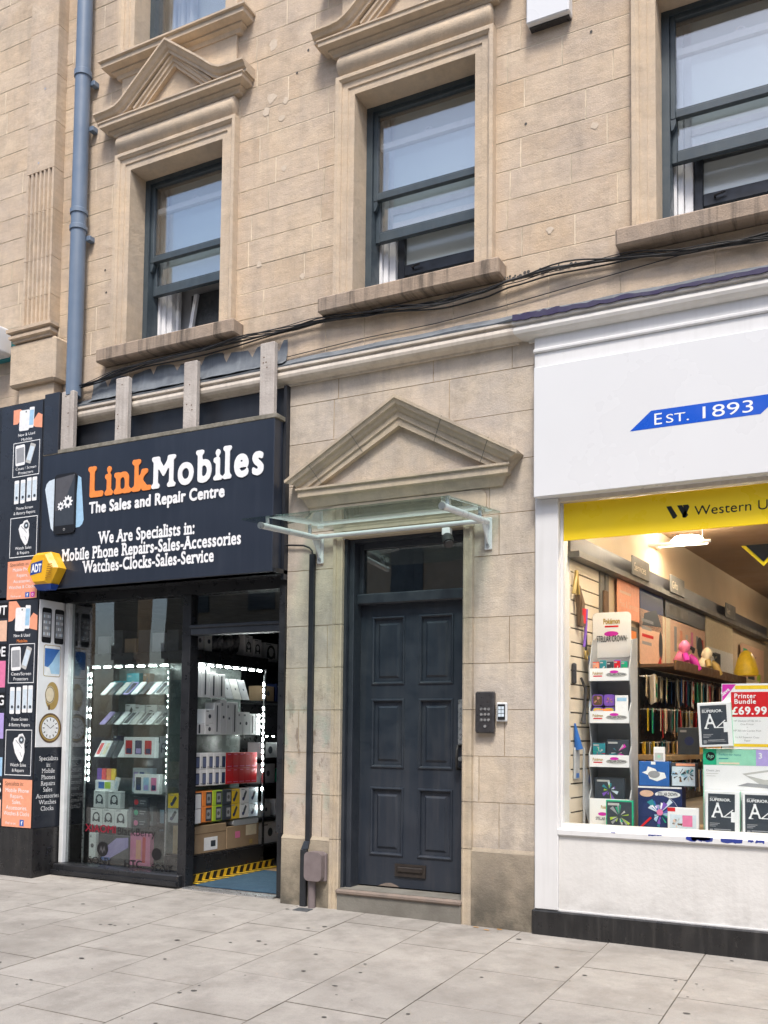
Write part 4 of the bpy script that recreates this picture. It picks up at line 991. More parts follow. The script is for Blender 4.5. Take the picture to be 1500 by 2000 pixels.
m.disc(-.01, 1.275, .125, c, 'ink_brown', 32, .128); m.ring(-.01, 1.275, .098, .112, c+.0006, 'ink_gold', 32); m.disc(-.01, 1.275, .093, c+.001, 'ink_white', 32)
for i in range(12):
    a = R(30*i); x, z = -.01+.073*math.sin(a), 1.275+.073*math.cos(a)
    m.poly([(x-.004*math.cos(a)-.010*math.sin(a), z+.004*math.sin(a)-.010*math.cos(a)), (x+.004*math.cos(a)-.010*math.sin(a), z-.004*math.sin(a)-.010*math.cos(a)), (x+.004*math.cos(a)+.010*math.sin(a), z-.004*math.sin(a)+.010*math.cos(a)), (x-.004*math.cos(a)+.010*math.sin(a), z+.004*math.sin(a)+.010*math.cos(a))], c+.0015, 'ink_black')
m.poly([(-.013, 1.272), (.03, 1.302), (.034, 1.298), (-.008, 1.27)], c+.002, 'ink_black'); m.poly([(-.013, 1.278), (-.05, 1.305), (-.054, 1.30), (-.008, 1.27)], c+.002, 'ink_black')
m.build('artwork', T)
T = thing('advert_poster', 'black poster listing repairs in white below the clock poster', 'poster', (-3.1, 0, .42))
m = MB(SF); m.bbox(-.162, .135, .432, 1.108, 0, .008, 'poster_navy', .001); m.build('panel', T)
m = MB(SF)
for i, l in enumerate(['Specialists', 'in:', 'Mobile', 'Phones', 'Repairs', 'Sales', 'Accessories', 'Watches', 'Clocks']):
    m.text(l, -.015, 1.0-.053*i, None, .036, .0092, 'ink_white', .02, .09, 'C', maxw=.26)
m.build('lettering', T)
# neighbour's poster at the edge of the picture
T = thing('advert_poster', 'poster of pink photos and white capitals cut off at the picture edge', 'poster', (-3.6, -.18, .45))
m = MB(F0); m.bbox(-3.80, -3.462, .435, 2.40, .1655, .171, 'poster_navy', .001); m.build('panel', T)
m = MB(F0); c = .1716
for z0, z1, cl in ((2.02, 2.20, 'ink_peach'), (1.62, 1.85, 'ink_pink'), (1.18, 1.40, 'ink_lav'), (.86, 1.02, 'ink_sky'), (.50, .66, 'ink_peach')): m.rect(-3.79, -3.47, z0, z1, c, cl)
for z, l in ((2.25, 'CUT'), (1.89, 'BLADE'), (1.47, 'BRAIDING'), (.72, 'BRAIDS')):
    m.rect(-3.79, -3.465, z-.03, z+.105, c, 'ink_black'); m.text({'CUT': 'UT', 'BLADE': 'DE', 'BRAIDING': 'G', 'BRAIDS': 'S'}[l], -3.475, z, None, .08, c+.0008, 'ink_white', .03, align='R')
m.build('artwork', T)
m = MB(F0); m.box(-3.9, -3.64, 2.42, 2.95, .02, .165, 'blue_glow'); tag(m.build('neon_panel'), 'deep blue glowing panel at the very left of the shops', 'lit panel')

# ---- display cabinets
CB = thing('display_cabinet', 'lit glass cabinet of phones standing behind the shop window', 'cabinet', (-2.5, .5, .03))
LV = [1.575, 1.315, 1.03, .725, .43, .115]
m = MB(); m.box(-3.0, -2.06, .30, .72, .03, .10, 'shop_black'); m.build('base', CB)
m = MB(); m.bbox(-3.0, -2.06, .29, .72, 1.825, 1.93, 'shop_black', .004); m.build('header', CB)
m = MB(); m.box(-3.0, -2.06, .715, .73, .10, 1.825, 'back_glass'); m.build('back_panel', CB)
for z in LV[:-1]:
    m = MB(); m.box(-2.985, -2.075, .315, .70, z-.010, z-.002, 'display_glass'); m.build('shelf', CB)
m = MB(); m.box(-2.99, -2.07, .300, .306, .10, 1.825, 'cabinet_glass'); m.build('door_pane', CB)
for x in (-2.995, -2.075):
    m = MB(); m.box(x, x+.012, .298, .312, .10, 1.825, 'steel'); m.build('corner_post', CB)
def led(parent, p0, p1, n, w=.010, l=.03, fr=None):
    m = MB(); p0, p1 = Vector(p0), Vector(p1); d = (p1-p0).normalized()
    lr = random.Random(n)
    for i in range(n):
        q = p0+(p1-p0)*(i+.5)/n
        if abs(d.z) > .5 and lr.random() < .22: continue
        a = Vector((abs(d.x), abs(d.y), abs(d.z)))*l*.5+Vector((1, 1, 1))*w*.5
        m.box(q.x-a.x, q.x+a.x, q.y-a.y, q.y+a.y, q.z-a.z, q.z+a.z, 'led')
    e = Vector((.006, .002, .002)) if abs(d.y) < .5 else Vector((.002, .006, .002))
    lo = Vector([min(a, b) for a, b in zip(p0, p1)]); hi = Vector([max(a, b) for a, b in zip(p0, p1)])
    if abs(d.z) > .5: m.box(lo.x-.006, hi.x+.006, lo.y+.004, hi.y+.008, lo.z, hi.z, 'steel')
    m.build('led_strip', parent)
led(CB, (-2.97, .325, 1.812), (-2.08, .325, 1.812), 7, .010, .065)
led(CB, (-2.972, .33, .80), (-2.972, .33, 1.78), 16, .008, .022); led(CB, (-2.10, .33, .80), (-2.10, .33, 1.78), 20, .005, .010)
CB2 = thing('display_cabinet', 'lit glass cabinet of boxed goods running back along the doorway passage', 'cabinet', (-1.9, .8, .03))
LV2 = [1.545, 1.235, .81, .505, .25]
m = MB(); m.box(-2.05, -1.755, .27, 1.28, .03, .235, 'shop_black'); m.build('base', CB2)
m = MB(); m.bbox(-2.05, -1.745, .26, 1.29, 1.825, 1.93, 'shop_black', .004); m.build('header', CB2)
m = MB(); m.box(-2.05, -2.04, .28, 1.28, .25, 1.825, 'back_glass'); m.build('back_panel', CB2)
for z in LV2:
    m = MB(); m.box(-2.035, -1.765, .285, 1.265, z-.014, z-.003, 'display_glass' if z > .3 else 'shop_black'); m.build('shelf', CB2)
m = MB(); m.box(-2.035, -1.758, .272, .278, .25, 1.825, 'cabinet_glass'); m.build('end_pane', CB2)
for y in (.268, 1.263): m = MB(); m.box(-1.766, -1.752, y, y+.017, .24, 1.825, 'shop_black'); m.build('corner_post', CB2)
led(CB2, (-1.775, .30, 1.812), (-1.775, 1.25, 1.812), 8, .009, .055); led(CB2, (-1.765, 1.25, .55), (-1.765, 1.25, 1.78), 22, .008, .020)
CB3 = thing('wall_shelf', 'dark shelf unit deep inside the phone shop beyond the glass cabinet', 'shelf', (-1.9, 1.8, .03))
m = MB(); m.box(-2.3, -2.26, 1.34, 2.6, .03, 2.2, 'shop_black'); m.build('back_panel', CB3)
for z in (.22, .47, .78, 1.02, 1.55, 1.92):
    m = MB(); m.box(-2.26, -1.86, 1.34, 2.6, z-.02, z, 'shop_black'); m.build('shelf', CB3)
led(CB3, (-1.865, 1.4, .455), (-1.865, 2.3, .455), 6, .006, .05); led(CB3, (-1.865, 1.4, 1.22), (-1.865, 2.3, 1.22), 8, .005, .03)

# ---- goods
ORD = ['first', 'second', 'third', 'fourth', 'fifth', 'sixth', 'seventh', 'eighth', 'ninth', 'tenth', 'eleventh', 'twelfth']
def goods(name, label, cat, fr, w, h, d, body, deco=None, group=None, lean=0):
    """a boxed article standing on a shelf: frame at its bottom left front corner"""
    if lean:
        V2 = (fr.V*math.cos(lean)-fr.N*math.sin(lean)); N2 = (fr.N*math.cos(lean)+fr.V*math.sin(lean)); fr = Fr(fr.o, fr.U, V2, N2)
    if deco:
        o = fr(w/2, 0, -d/2); t = thing(name, label, cat, tuple(o), group)
        m = MB(fr); m.bbox(0, w, 0, h, -d, 0, body, .002); m.build('carton' if name.endswith('box') else 'body', t)
        m = MB(fr); deco(m, w, h, .0008); m.build('printed_face', t); return t
    m = MB(fr); m.bbox(0, w, 0, h, -d, 0, body, .002); return tag(m.build(name), label, cat, group)
def d_phone(col, scr):
    def f(m, w, h, c): m.rrect(w*.35, w*.9, h*.06, h*.78, w*.05, c, 'ink_slate'); m.rect(w*.39, w*.86, h*.12, h*.72, c+.0006, scr); m.rect(w*.08, w*.28, h*.08, h*.16, c, col)
    return f
def d_lid(m, w, h, c): m.rrect(w*.40, w*.58, h*.08, h*.92, w*.08, c, 'ink_slate')
def d_mark(col, ra=.22):
    def f(m, w, h, c): m.disc(w*.52, h*.5, w*ra, c, col, 12); m.rect(w*.1, w*.4, h*.82, h*.9, c, 'ink_grey')
    return f
def d_head(m, w, h, c):
    m.ring(w*.5, h*.52, w*.20, w*.30, c, 'ink_slate', 18); m.rect(w*.18, w*.34, h*.22, h*.5, c+.0006, 'ink_slate'); m.rect(w*.66, w*.82, h*.22, h*.5, c+.0006, 'ink_slate')
    m.rect(w*.1, w*.5, h*.9, h*.95, c, 'ink_grey')
def d_three(c1, c2, c3):
    def f(m, w, h, c):
        for i, k in enumerate((c1, c2, c3)): m.rrect(w*(.06+.31*i), w*(.28+.31*i), h*.16, h*.84, w*.02, c, k); m.rect(w*(.09+.31*i), w*(.25+.31*i), h*.2, h*.45, c+.0006, 'ink_navy' if i != 1 else 'ink_lav')
    return f
def d_case(col):
    def f(m, w, h, c): m.rect(w*.34, w*.95, h*.05, h*.93, c, 'ink_slate'); m.rect(w*.42, w*.85, h*.2, h*.8, c+.0006, 'ink_grey'); m.disc(w*.62, h*.5, w*.14, c+.001, 'ink_dim', 10)
    return f
def d_gadget(m, w, h, c):
    m.poly([(w*.25, h*.2), (w*.5, h*.28), (w*.75, h*.75), (w*.6, h*.88), (w*.4, h*.6)], c, 'ink_slate'); m.disc(w*.33, h*.28, w*.13, c+.0004, 'ink_navy', 10); m.rect(w*.1, w*.45, h*.9, h*.95, c, 'ink_grey')
def d_redband(m, w, h, c): m.rect(w*.12, w*.88, h*.10, h*.14, c, 'ink_pink'); m.rect(w*.2, w*.7, h*.88, h*.92, c, 'ink_pink')
# window cabinet
XF = lambda x, y, z: front(x, y, z)
for r, (z, nn, grp) in enumerate(((LV[0], 9, 'phones leaning on the top shelf of the window cabinet'), (LV[1], 9, 'phones leaning on the second shelf of the window cabinet'))):
    for i in range(nn):
        x = -2.93+.088*i; wide = .062; col = ['ink_white', 'ink_dim', 'ink_silver', 'ink_lav', 'ink_white', 'ink_slate', 'ink_white', 'ink_white', 'ink_silver'][(i*(2 if r else 1)+3*r) % 9]
        t = thing('phone', f'{ {"ink_white":"white","ink_dim":"dark grey","ink_silver":"silver","ink_lav":"lilac","ink_slate":"black"}[col]} phone leaning {ORD[i]} from the left on the { ["top","second"][r]} shelf of the window cabinet', 'phone', (x+.03, .40, z), grp)
        fr = Fr((x, .40, z), (1, 0, 0), Vector((.28, .55, .70)).normalized(), Vector((0, -.78, .62)))
        m = MB(fr); m.rrect(0, wide, 0, .15, .01, .0, col, c0=-.008); m.build('body', t)
        m = MB(fr); m.rect(wide*.12, wide*.88, .012, .138, .0007, 'ink_slate' if i % 2 else col); m.build('screen', t)
for i, (cl, nm) in enumerate((('ink_red', 'red'), ('ink_cream', 'beige'), ('ink_slate', 'black'), ('ink_slate', 'dark'), ('ink_white', 'white'))):
    fr = Fr((-2.95+.068*i, .37, LV[2]), (1, 0, 0), Vector((.22, .35, .9)).normalized(), Vector((0, -.93, .36)))
    t = thing('phone', f'{nm} boxed phone leaning {ORD[i]} on the third shelf of the window cabinet', 'phone', (-2.92+.068*i, .4, LV[2]), 'boxed phones on the third shelf of the window cabinet')
    m = MB(fr); m.bbox(0, .062, 0, .155, -.01, 0, 'card_white' if i in (0, 1, 4) else cl, .002); m.build('body', t)
    m = MB(fr); m.rect(.012, .05, .02, .13, .0008, cl); m.build('screen', t)
goods('phone_box', 'white box showing three red and blue phones on the third cabinet shelf', 'box', XF(-2.60, .36, LV[2]), .345, .175, .05, 'card_white', d_three('ink_red', 'ink_navy', 'ink_red'))
goods('phone_box', 'white box showing black, blue and pink phones on the fourth cabinet shelf', 'box', XF(-2.47, .36, LV[3]), .27, .165, .05, 'card_white', d_three('ink_slate', 'ink_sky', 'ink_pink'))
goods('phone_box', 'pale blue box lying behind the three phone box on the fourth shelf', 'box', XF(-2.60, .48, LV[3]), .22, .21, .06, 'ink_pale', d_three('ink_lav', 'ink_blue', 'ink_white'))
for i, cl in enumerate(('ink_purple', 'ink_red', 'ink_orange', 'ink_yellow')):
    m = MB(XF(-2.955+.055*i, .42, LV[3]+.10)); m.rrect(0, .05, 0, .10, .008, 0, cl, c0=-.012)
    tag(m.build('phone_case'), f'{cl[4:]} phone case standing on the white box of cases', 'phone case', 'coloured phone cases in the window cabinet')
goods('case_box', 'white box printed with blue and green cases under the coloured ones', 'box', XF(-2.955, .40, LV[3]), .215, .098, .05, 'card_white', lambda m, w, h, c: (m.rect(w*.18, w*.5, h*.25, h*.85, c, 'ink_blue'), m.rect(w*.52, w*.84, h*.25, h*.85, c, 'ink_lime')))
m = MB(XF(-2.70, .36, LV[3])); m.rrect(0, .05, 0, .13, .008, 0, 'ink_white', c0=-.01, rot=-.3); m.rrect(.012, .04, .03, .10, .004, .0006, 'ink_pale', rot=-.3); tag(m.build('phone'), 'small white phone propped beside the coloured cases', 'phone')
for i, (x, z) in enumerate(((-2.93, LV[4]+.155), (-2.76, LV[4]+.155), (-2.96, LV[4]), (-2.82, LV[4]), (-2.68, LV[4]))):
    goods('headphone_box', 'white headphone box, ' + ('left one of the upper pair', 'right one of the upper pair', 'leftmost of the lower three', 'middle of the lower three', 'rightmost of the lower three')[i] + ' in the window cabinet', 'box', XF(x, .36, z), .135, .148, .06, 'card_white', d_head, 'headphone boxes stacked low in the window cabinet')
for i, (x, cl) in enumerate(((-2.50, 'ink_red'), (-2.50, 'ink_green'), (-2.50, 'ink_pink'))):
    goods('accessory_pack', f'dark accessory pack with {cl[4:]} badge beside the headphone boxes', 'pack', XF(x, .38, LV[4]+.088*(2-i)), .16, .085, .04, 'ink_slate', (lambda cl: lambda m, w, h, c: (m.disc(w*.25, h*.5, h*.28, c, cl, 12), m.rect(w*.5, w*.9, h*.6, h*.7, c, 'ink_grey'), m.rect(w*.5, w*.8, h*.35, h*.45, c, 'ink_grey')))(cl), 'dark accessory packs in the window cabinet')
goods('accessory_pack', 'grey blister pack standing next to the headphone boxes', 'pack', XF(-2.535, .37, LV[4]), .03, .17, .03, 'ink_grey')
goods('earphone_box', 'slim white earphone box low in the corner of the window cabinet', 'box', XF(-2.95, .34, LV[5]+.03), .075, .22, .04, 'card_white', d_mark('ink_slate', .25))
goods('tablet_box', 'wide blue-grey box at the bottom of the window cabinet', 'box', XF(-2.86, .36, LV[5]), .34, .24, .05, 'ink_slate', lambda m, w, h, c: (m.poly([(0, h*.3), (w*.6, h*.9), (w, h*.95), (w, h*.6), (w*.3, h*.1)], c, 'ink_lav'), m.rect(w*.1, w*.4, h*.08, h*.2, c+.0005, 'ink_blue')))
goods('tablet_box', 'pink and orange box at the bottom of the window cabinet', 'box', XF(-2.50, .36, LV[5]), .22, .27, .05, 'ink_pink', lambda m, w, h, c: (m.rect(w*.3, w*.55, h*.2, h*.8, c, 'ink_salmon'), m.rect(w*.62, w*.78, h*.1, h*.9, c, 'ink_red')))
for i in range(6):
    goods('storage_box', f'box of stock {ORD[i]} from the left on top of the window cabinet', 'box', XF(-2.95+.155*i, .38, 1.931), .13, (.16, .21, .13, .20, .17, .19)[i], .22, ('card_grey', 'cover_grey', 'carton', 'ink_slate', 'card_grey', 'cover_grey')[i], None, 'boxes of stock on top of the window cabinet')
m = MB(); m.tube([(-2.62, .62, 1.98), (-2.4, .6, 2.02), (-2.2, .62, 1.99)], [.05, .08, .04], 'plastic_bag', 9); tag(m.build('plastic_bag'), 'crumpled clear bag lying on top of the window cabinet', 'bag')
# side cabinet, facing the passage: U runs into the shop
def SX(y, z, x=-1.79): return sideR(x, y, z)
top = [(.30, .075, .255, 'card_white'), (.38, .105, .255, 'card_white'), (.49, .11, .205, 'card_white'), (.605, .10, .205, 'card_white')]
for i, (y, w_, h, b) in enumerate(top):
    goods('tablet_box', f'tall white tablet box, {ORD[i]} from the doorway on the top lit shelf', 'box', SX(y, LV2[0]), w_, h, .12, b, d_lid if i else None, 'white boxes on the top lit shelf of the side cabinet')
for i in range(3):
    goods('tablet', f'grey tablet leaning back, {ORD[i]} beyond the white boxes', 'tablet', SX(.72+.12*i, LV2[0]), .11, .19, .012, ('card_grey', 'ink_silver', 'ink_grey')[i], d_mark('ink_slate', .1), 'tablets leaning on the top lit shelf', lean=.35)
r2_ = [(.30, .13, .09, 0), (.44, .115, .09, 0), (.44, .115, .12, .092), (.56, .085, .27, 0), (.65, .08, .30, 0), (.735, .07, .28, 0), (.81, .085, .285, 0), (.90, .07, .20, 0), (.975, .10, .20, 0), (1.08, .085, .185, 0), (1.17, .07, .19, 0)]
for i, (y, w_, h, dz) in enumerate(r2_):
    goods('charger_box', f'white accessory box {ORD[i]} along the second lit shelf of the side cabinet', 'box', SX(y, LV2[1]+dz), w_, h, .10, 'card_white', (d_mark('ink_slate', .16) if i % 3 else d_lid), 'white boxes on the second lit shelf of the side cabinet')
for r in range(2):
    for i in range(5):
        goods('phone_box', f'white phone box {ORD[i]} from the doorway in the {("lower","upper")[r]} row beside the red boxes', 'box', SX(.30+.088*i, LV2[2]+.137*r), .084, .133, .10, 'card_white', d_phone('ink_grey', 'ink_screen' if i < 4 else 'ink_navy'), 'white phone boxes beside the red boxes')
    for i in range(5):
        goods('case_box', f'red box {ORD[i]} in the {("lower","upper")[r]} row of the red block', 'box', SX(.745+.092*i, LV2[2]+.135*r), .089, .132, .10, 'ink_red', d_redband, 'red boxes on the middle shelf of the side cabinet')
for r in range(2):
    for i in range(7):
        nm, b, dc = (('orange and black case pack', 'ink_orange', d_case(0)), ('orange case pack', 'ink_orange', d_case(0)), ('green edged case pack', 'ink_lime', d_case(0)), ('dark case pack', 'ink_slate', d_case(0)),
                     ('yellow gadget box', 'ink_yellow', d_gadget), ('white gadget box', 'card_white', d_gadget), ('pale gadget box', 'ink_pale', d_gadget))[i]
        goods('accessory_box', f'{nm}, {("lower","upper")[r]} row, {ORD[i]} from the doorway on the fourth shelf', 'box', SX(.29+.138*i-.02*(i > 3), LV2[3]+.13*r), .128, .127, .10, b, dc, 'accessory packs on the fourth shelf of the side cabinet')
for i, (nm, b, dx) in enumerate((('yellow', 'ink_yellow', 0), ('white', 'card_white', .14))):
    for r in range(2):
        goods('accessory_box', f'{nm} gadget box, {("lower","upper")[r]} one at the street end of the side cabinet', 'box', front(-2.04+dx, .29, LV2[3]+.12*r), .125, .115, .1, b if r or i else 'card_grey', d_gadget, 'gadget boxes at the street end of the side cabinet')
goods('storage_box', 'brown carton with white label at the foot of the side cabinet', 'carton', SX(.30, LV2[4]), .46, .23, .2, 'carton', lambda m, w, h, c: (m.rect(w*.34, w*.74, h*.08, h*.55, c, 'ink_white'), m.rect(w*.54, w*.68, h*.2, h*.42, c+.0006, 'ink_slate'), m.rect(0, w, h*.70, h*.715, c, 'ink_brown')), 'cartons at the foot of the side cabinet')
goods('storage_box', 'brown carton with pink label, farther in at the foot of the side cabinet', 'carton', SX(.77, LV2[4]), .48, .19, .2, 'carton', lambda m, w, h, c: (m.rect(w*.58, w*.92, h*.5, h*.98, c, 'ink_cream'), m.rect(w*.25, w*.4, h*.45, h*.75, c, 'ink_pink'), m.rect(w*.7, w*.8, h*.1, h*.3, c, 'ink_gold')), 'cartons at the foot of the side cabinet')
m = MB(SX(.86, LV2[4]+.192)); m.rrect(0, .38, 0, .05, .02, 0, 'card_grey', c0=-.18); tag(m.build('white_case'), 'flat white case lying on the farther brown carton', 'case')
m = MB(); rr = random.Random(3)
for q in range(7): m.tube([(-1.95+rr.uniform(-.05, .1), .45+.09*q, 1.94), (-1.9+rr.uniform(-.05, .1), .5+.09*q, 2.02+rr.uniform(0, .06)), (-1.92, .56+.09*q, 1.95)], [.03, .06, .03], 'plastic_bag', 7)
tag(m.build('plastic_bag'), 'bundle of crumpled clear bags on top of the side cabinet', 'bag')
for i, y in enumerate((.30, .42)): goods('storage_box', f'{("clear topped","grey")[i]} pack standing on the street end of the side cabinet top', 'pack', SX(y, 1.931), .09, .17, .1, ('card_grey', 'ink_silver')[i], d_mark('ink_slate'), 'packs on top of the side cabinet')
for i, y in enumerate((.98, 1.12)): goods('headphone_box', f'white headphone box, {("nearer","farther")[i]} one on the side cabinet top', 'box', SX(y, 1.931), .12, .19-.02*i, .1, 'card_white', d_head, 'headphone boxes on the side cabinet top')
for i, (y, z, w_, h, b) in enumerate(((1.42, .222, .34, .20, 'card_white'), (1.42, .782, .24, .18, 'card_grey'), (1.70, .782, .25, .13, 'ink_green'), (1.42, 1.022, .30, .14, 'card_grey'), (1.42, 1.552, .2, .14, 'carton'), (1.66, 1.552, .2, .17, 'ink_navy'), (1.44, .472, .16, .13, 'ink_silver'), (1.68, .472, .12, .15, 'card_white'), (1.45, 1.922, .22, .18, 'card_white'))):
    goods('storage_box', ('white box with two dots low on the dark shelf unit', 'grey box in the middle of the dark shelf unit', 'green box beside the grey one on the dark shelf unit', 'grey device on the lit ledge of the dark shelf unit', 'brown carton high on the dark shelf unit', 'navy box high on the dark shelf unit', 'silver headset on the dark shelf unit', 'small white speaker on the dark shelf unit', 'white headphone box on top of the dark shelf unit')[i], 'box', SX(y, z, -1.9), w_, h, .15, b, d_head if i == 8 else d_mark('ink_slate', .12))

# smaller stock standing behind the front rows
BK = random.Random(77); BC = [('dark blue', 'ink_navy'), ('grey', 'card_grey'), ('brown', 'ink_brown'), ('teal', 'ink_teal'), ('black', 'ink_slate'), ('pale blue', 'ink_pale'), ('white', 'card_white'), ('maroon', 'ink_red')]
for r, (z, n) in enumerate(((LV[0], 6), (LV[1], 6), (LV[2], 6), (LV[3], 5), (LV[4], 4))):
    x = -2.95 if r < 3 else -2.72
    for i in range(n):
        w_ = BK.uniform(.08, .15); h = BK.uniform(.10, .20); nm, cl = BC[BK.randrange(len(BC))]
        goods('stock_box', f'{nm} box, {ORD[i]} of the back row on the {("top","second","third","fourth","fifth")[r]} shelf of the window cabinet', 'box', XF(x, .585+BK.uniform(0, .03), z), w_, h, .06, cl, [d_mark('ink_grey', .2), d_gadget, d_phone('ink_grey', 'ink_sky'), d_head][BK.randrange(4)], 'back row stock in the window cabinet')
        x += w_+BK.uniform(.01, .03)
        if x > -2.2: break

# =================================================================== STATIONERY SHOP
S2 = thing('stationery_shopfront', 'white painted shop front with big window on a peeling white base', 'shopfront', (2.5, 0, 0))
XR = 5.2
m = MB(F0); m.bbox(1.228, 1.385, .15, 2.80, -.20, .03, 'white_paint', .006); m.box(1.385, 1.40, .66, 2.80, -.20, -.03, 'white_paint'); m.build('pilaster', S2)
m = MB(F0); m.bbox(XR-.2, XR, .15, 2.80, -.20, .03, 'white_paint', .006); m.bbox(3.55, 3.62, .66, 2.78, -.12, -.02, 'white_paint'); m.build('pilaster', S2)
m = MB(F0); m.box(1.386, XR-.2, .13, .622, -.2, .012, 'stallriser_white'); m.build('stall_riser', S2)
m = MB(F0); m.bbox(1.375, XR-.19, .623, .668, -.2, .032, 'white_paint', .008); m.box(1.395, XR-.2, .668, .695, -.12, -.025, 'white_paint')
rr = random.Random(11)                  # places where the white has peeled off the sill
for x, w_, h in ((1.95, .05, .012), (2.0, .03, .009), (2.17, .16, .030), (2.205, .11, .026), (2.37, .12, .030), (2.52, .03, .018), (2.56, .05, .02), (1.72, .03, .008), (2.85, .1, .02)):
    n = 9; P = [(x+w_*i/n+rr.uniform(-.004, .004), .6655-rr.uniform(0, .002)) for i in range(n+1)]+[(x+w_*(n-i)/n*rr.uniform(.9, 1.05), .6655-h*rr.uniform(.55, 1)) for i in range(n+1)]
    m.poly(P, .0328, 'blue_flake')
m.build('sill', S2)
m = MB(F0); m.bbox(1.215, XR, -.25, .148, -.2, .05, 'black_plinth', .008); m.box(1.215, XR, .148, .156, -.2, .02, 'white_paint'); m.build('plinth', S2)
m = MB(F0); m.box(1.228, XR, 2.80, 3.66, -.2, .02, 'white_paint'); m.bbox(1.228, XR, 3.66, 3.775, -.2, .045, 'white_paint', .004)
m.bbox(1.222, XR, 3.775, 3.80, -.2, .062, 'white_paint', .006); m.box(1.228, XR, 3.80, 3.90, -.2, .040, 'white_paint'); m.build('frieze_board', S2)
m = MB(F0); m.box(1.385, XR-.2, 2.775, 2.80, -.2, .018, 'cream_paint'); m.build('soffit', S2)
m = MB(F0); m.box(1.39, XR-.2, .66, 2.78, -.068, -.06, 'display_glass'); m.build('window_pane', S2)
T = thing('fascia_sign', 'plain white shop fascia with a blue flash reading EST. 1893', 'shop sign', (3.2, -.06, 2.80))
m = MB(F0); m.bbox(1.242, XR-.02, 2.80, 3.66, .021, .10, 'fascia_white', .004); m.build('board', T)
m = MB(F0); m.poly([(1.865, 3.15), (2.625, 3.15), (2.755, 3.262), (1.995, 3.262)], .1008, 'flash_blue'); m.build('blue_flash', T)
m = MB(F0); c = .1016
m.text('E', 2.015, 3.17, .046, .070, c, 'ink_white', .0); m.text('ST.', 2.085, 3.172, .135, .052, c, 'ink_white', .0); m.text('1893', 2.30, 3.170, .285, .072, c, 'ink_white', .0)
m.build('lettering', T)
T = thing('yellow_sign', 'yellow money transfer strip lettered in black across the window top', 'sign', (3.2, .04, 2.53))
m = MB(F0); m.box(1.398, XR-.2, 2.53, 2.774, -.058, -.046, 'yellow_vinyl'); m.build('strip', T)
m = MB(F0); c = -.0452
for dx in (0, .065): m.poly([(2.055+dx, 2.69), (2.085+dx, 2.69), (2.122+dx, 2.625), (2.108+dx, 2.610), (2.095+dx, 2.610)], c, 'ink_wu')
m.poly([(2.155, 2.69), (2.187, 2.69), (2.195, 2.675), (2.168, 2.615), (2.156, 2.61), (2.150, 2.622), (2.165, 2.65)], c, 'ink_wu')
m.build('logo', T)
m = MB(F0); m.text('Western Union', 2.225, 2.617, .585, .060, c, 'ink_wu', .012); m.build('lettering', T)

# ---- inside
WL = Fr((1.38, .15, 0), Vector((.0936, .9956, 0)), (0, 0, 1), Vector((.9956, -.0936, 0)))     # the left wall, slightly askew
m = MB(); m.box(1.1, 7.0, .10, 9.5, -.05, .06, 'carpet'); tag(m.build('shop_floor'), 'carpeted floor of the stationery shop', None, kind='structure')
m = MB(); m.box(1.1, 7.0, .10, 9.5, 3.0, 3.05, 'ceiling_tan'); m.box(1.1, 7.0, .16, .20, 2.80, 3.0, 'wall_cream'); tag(m.build('shop_ceiling'), 'tan ceiling of the stationery shop', None, kind='structure')
m = MB(WL); m.box(-.02, 9.4, -.05, 3.0, -.06, 0, 'wall_cream'); m.fr = WORLD; m.box(6.9, 7.0, .2, 9.5, 0, 3, 'wall_cream'); m.box(1.2, 7.0, 9.4, 9.5, 0, 3, 'brown_wood'); m.box(5.0, 7.0, .15, .2, 0, 3, 'wall_cream')
tag(m.build('interior_wall'), 'cream inner walls of the stationery shop', None, kind='structure')
m = MB(); m.box(1.39, 5.0, .065, .95, .58, .655, 'floor_wood'); m.box(1.40, 5.0, .90, .94, .06, .58, 'slat_cream'); tag(m.build('window_bed'), 'wooden display bed inside the stationery window', 'display bed')
T = thing('slat_wall', 'cream slatted panel with hanging tools behind the window edge', 'slatwall', (1.42, .5, .66))
m = MB(WL); z = .66
while z < 2.42: m.box(.02, .58, z+.004, min(z+.088, 2.43), .001, .018, 'slat_cream'); z += .094
m.box(.02, .58, .66, 2.42, .0005, .006, 'slat_groove'); m.build('panel', T)
m = MB(WL); m.box(.585, .66, .66, 2.43, .001, .03, 'grey_strip'); m.box(.70, .76, .66, 2.43, .001, .03, 'grey_strip'); m.build('upright', T)
HT = [('pair of dark scissors hung second from the top', 1.98, 'scis'), ('brown handled brush hung near the top', 2.15, 'brush'), ('gold trimmed fitting hung at the very top', 2.30, 'gold'), ('curved dark hook tool hung halfway', 1.50, 'hook'), ('small black clip hung in the middle', 1.66, 'clip'), ('blue handled cutter hung low', 1.22, 'blue')]
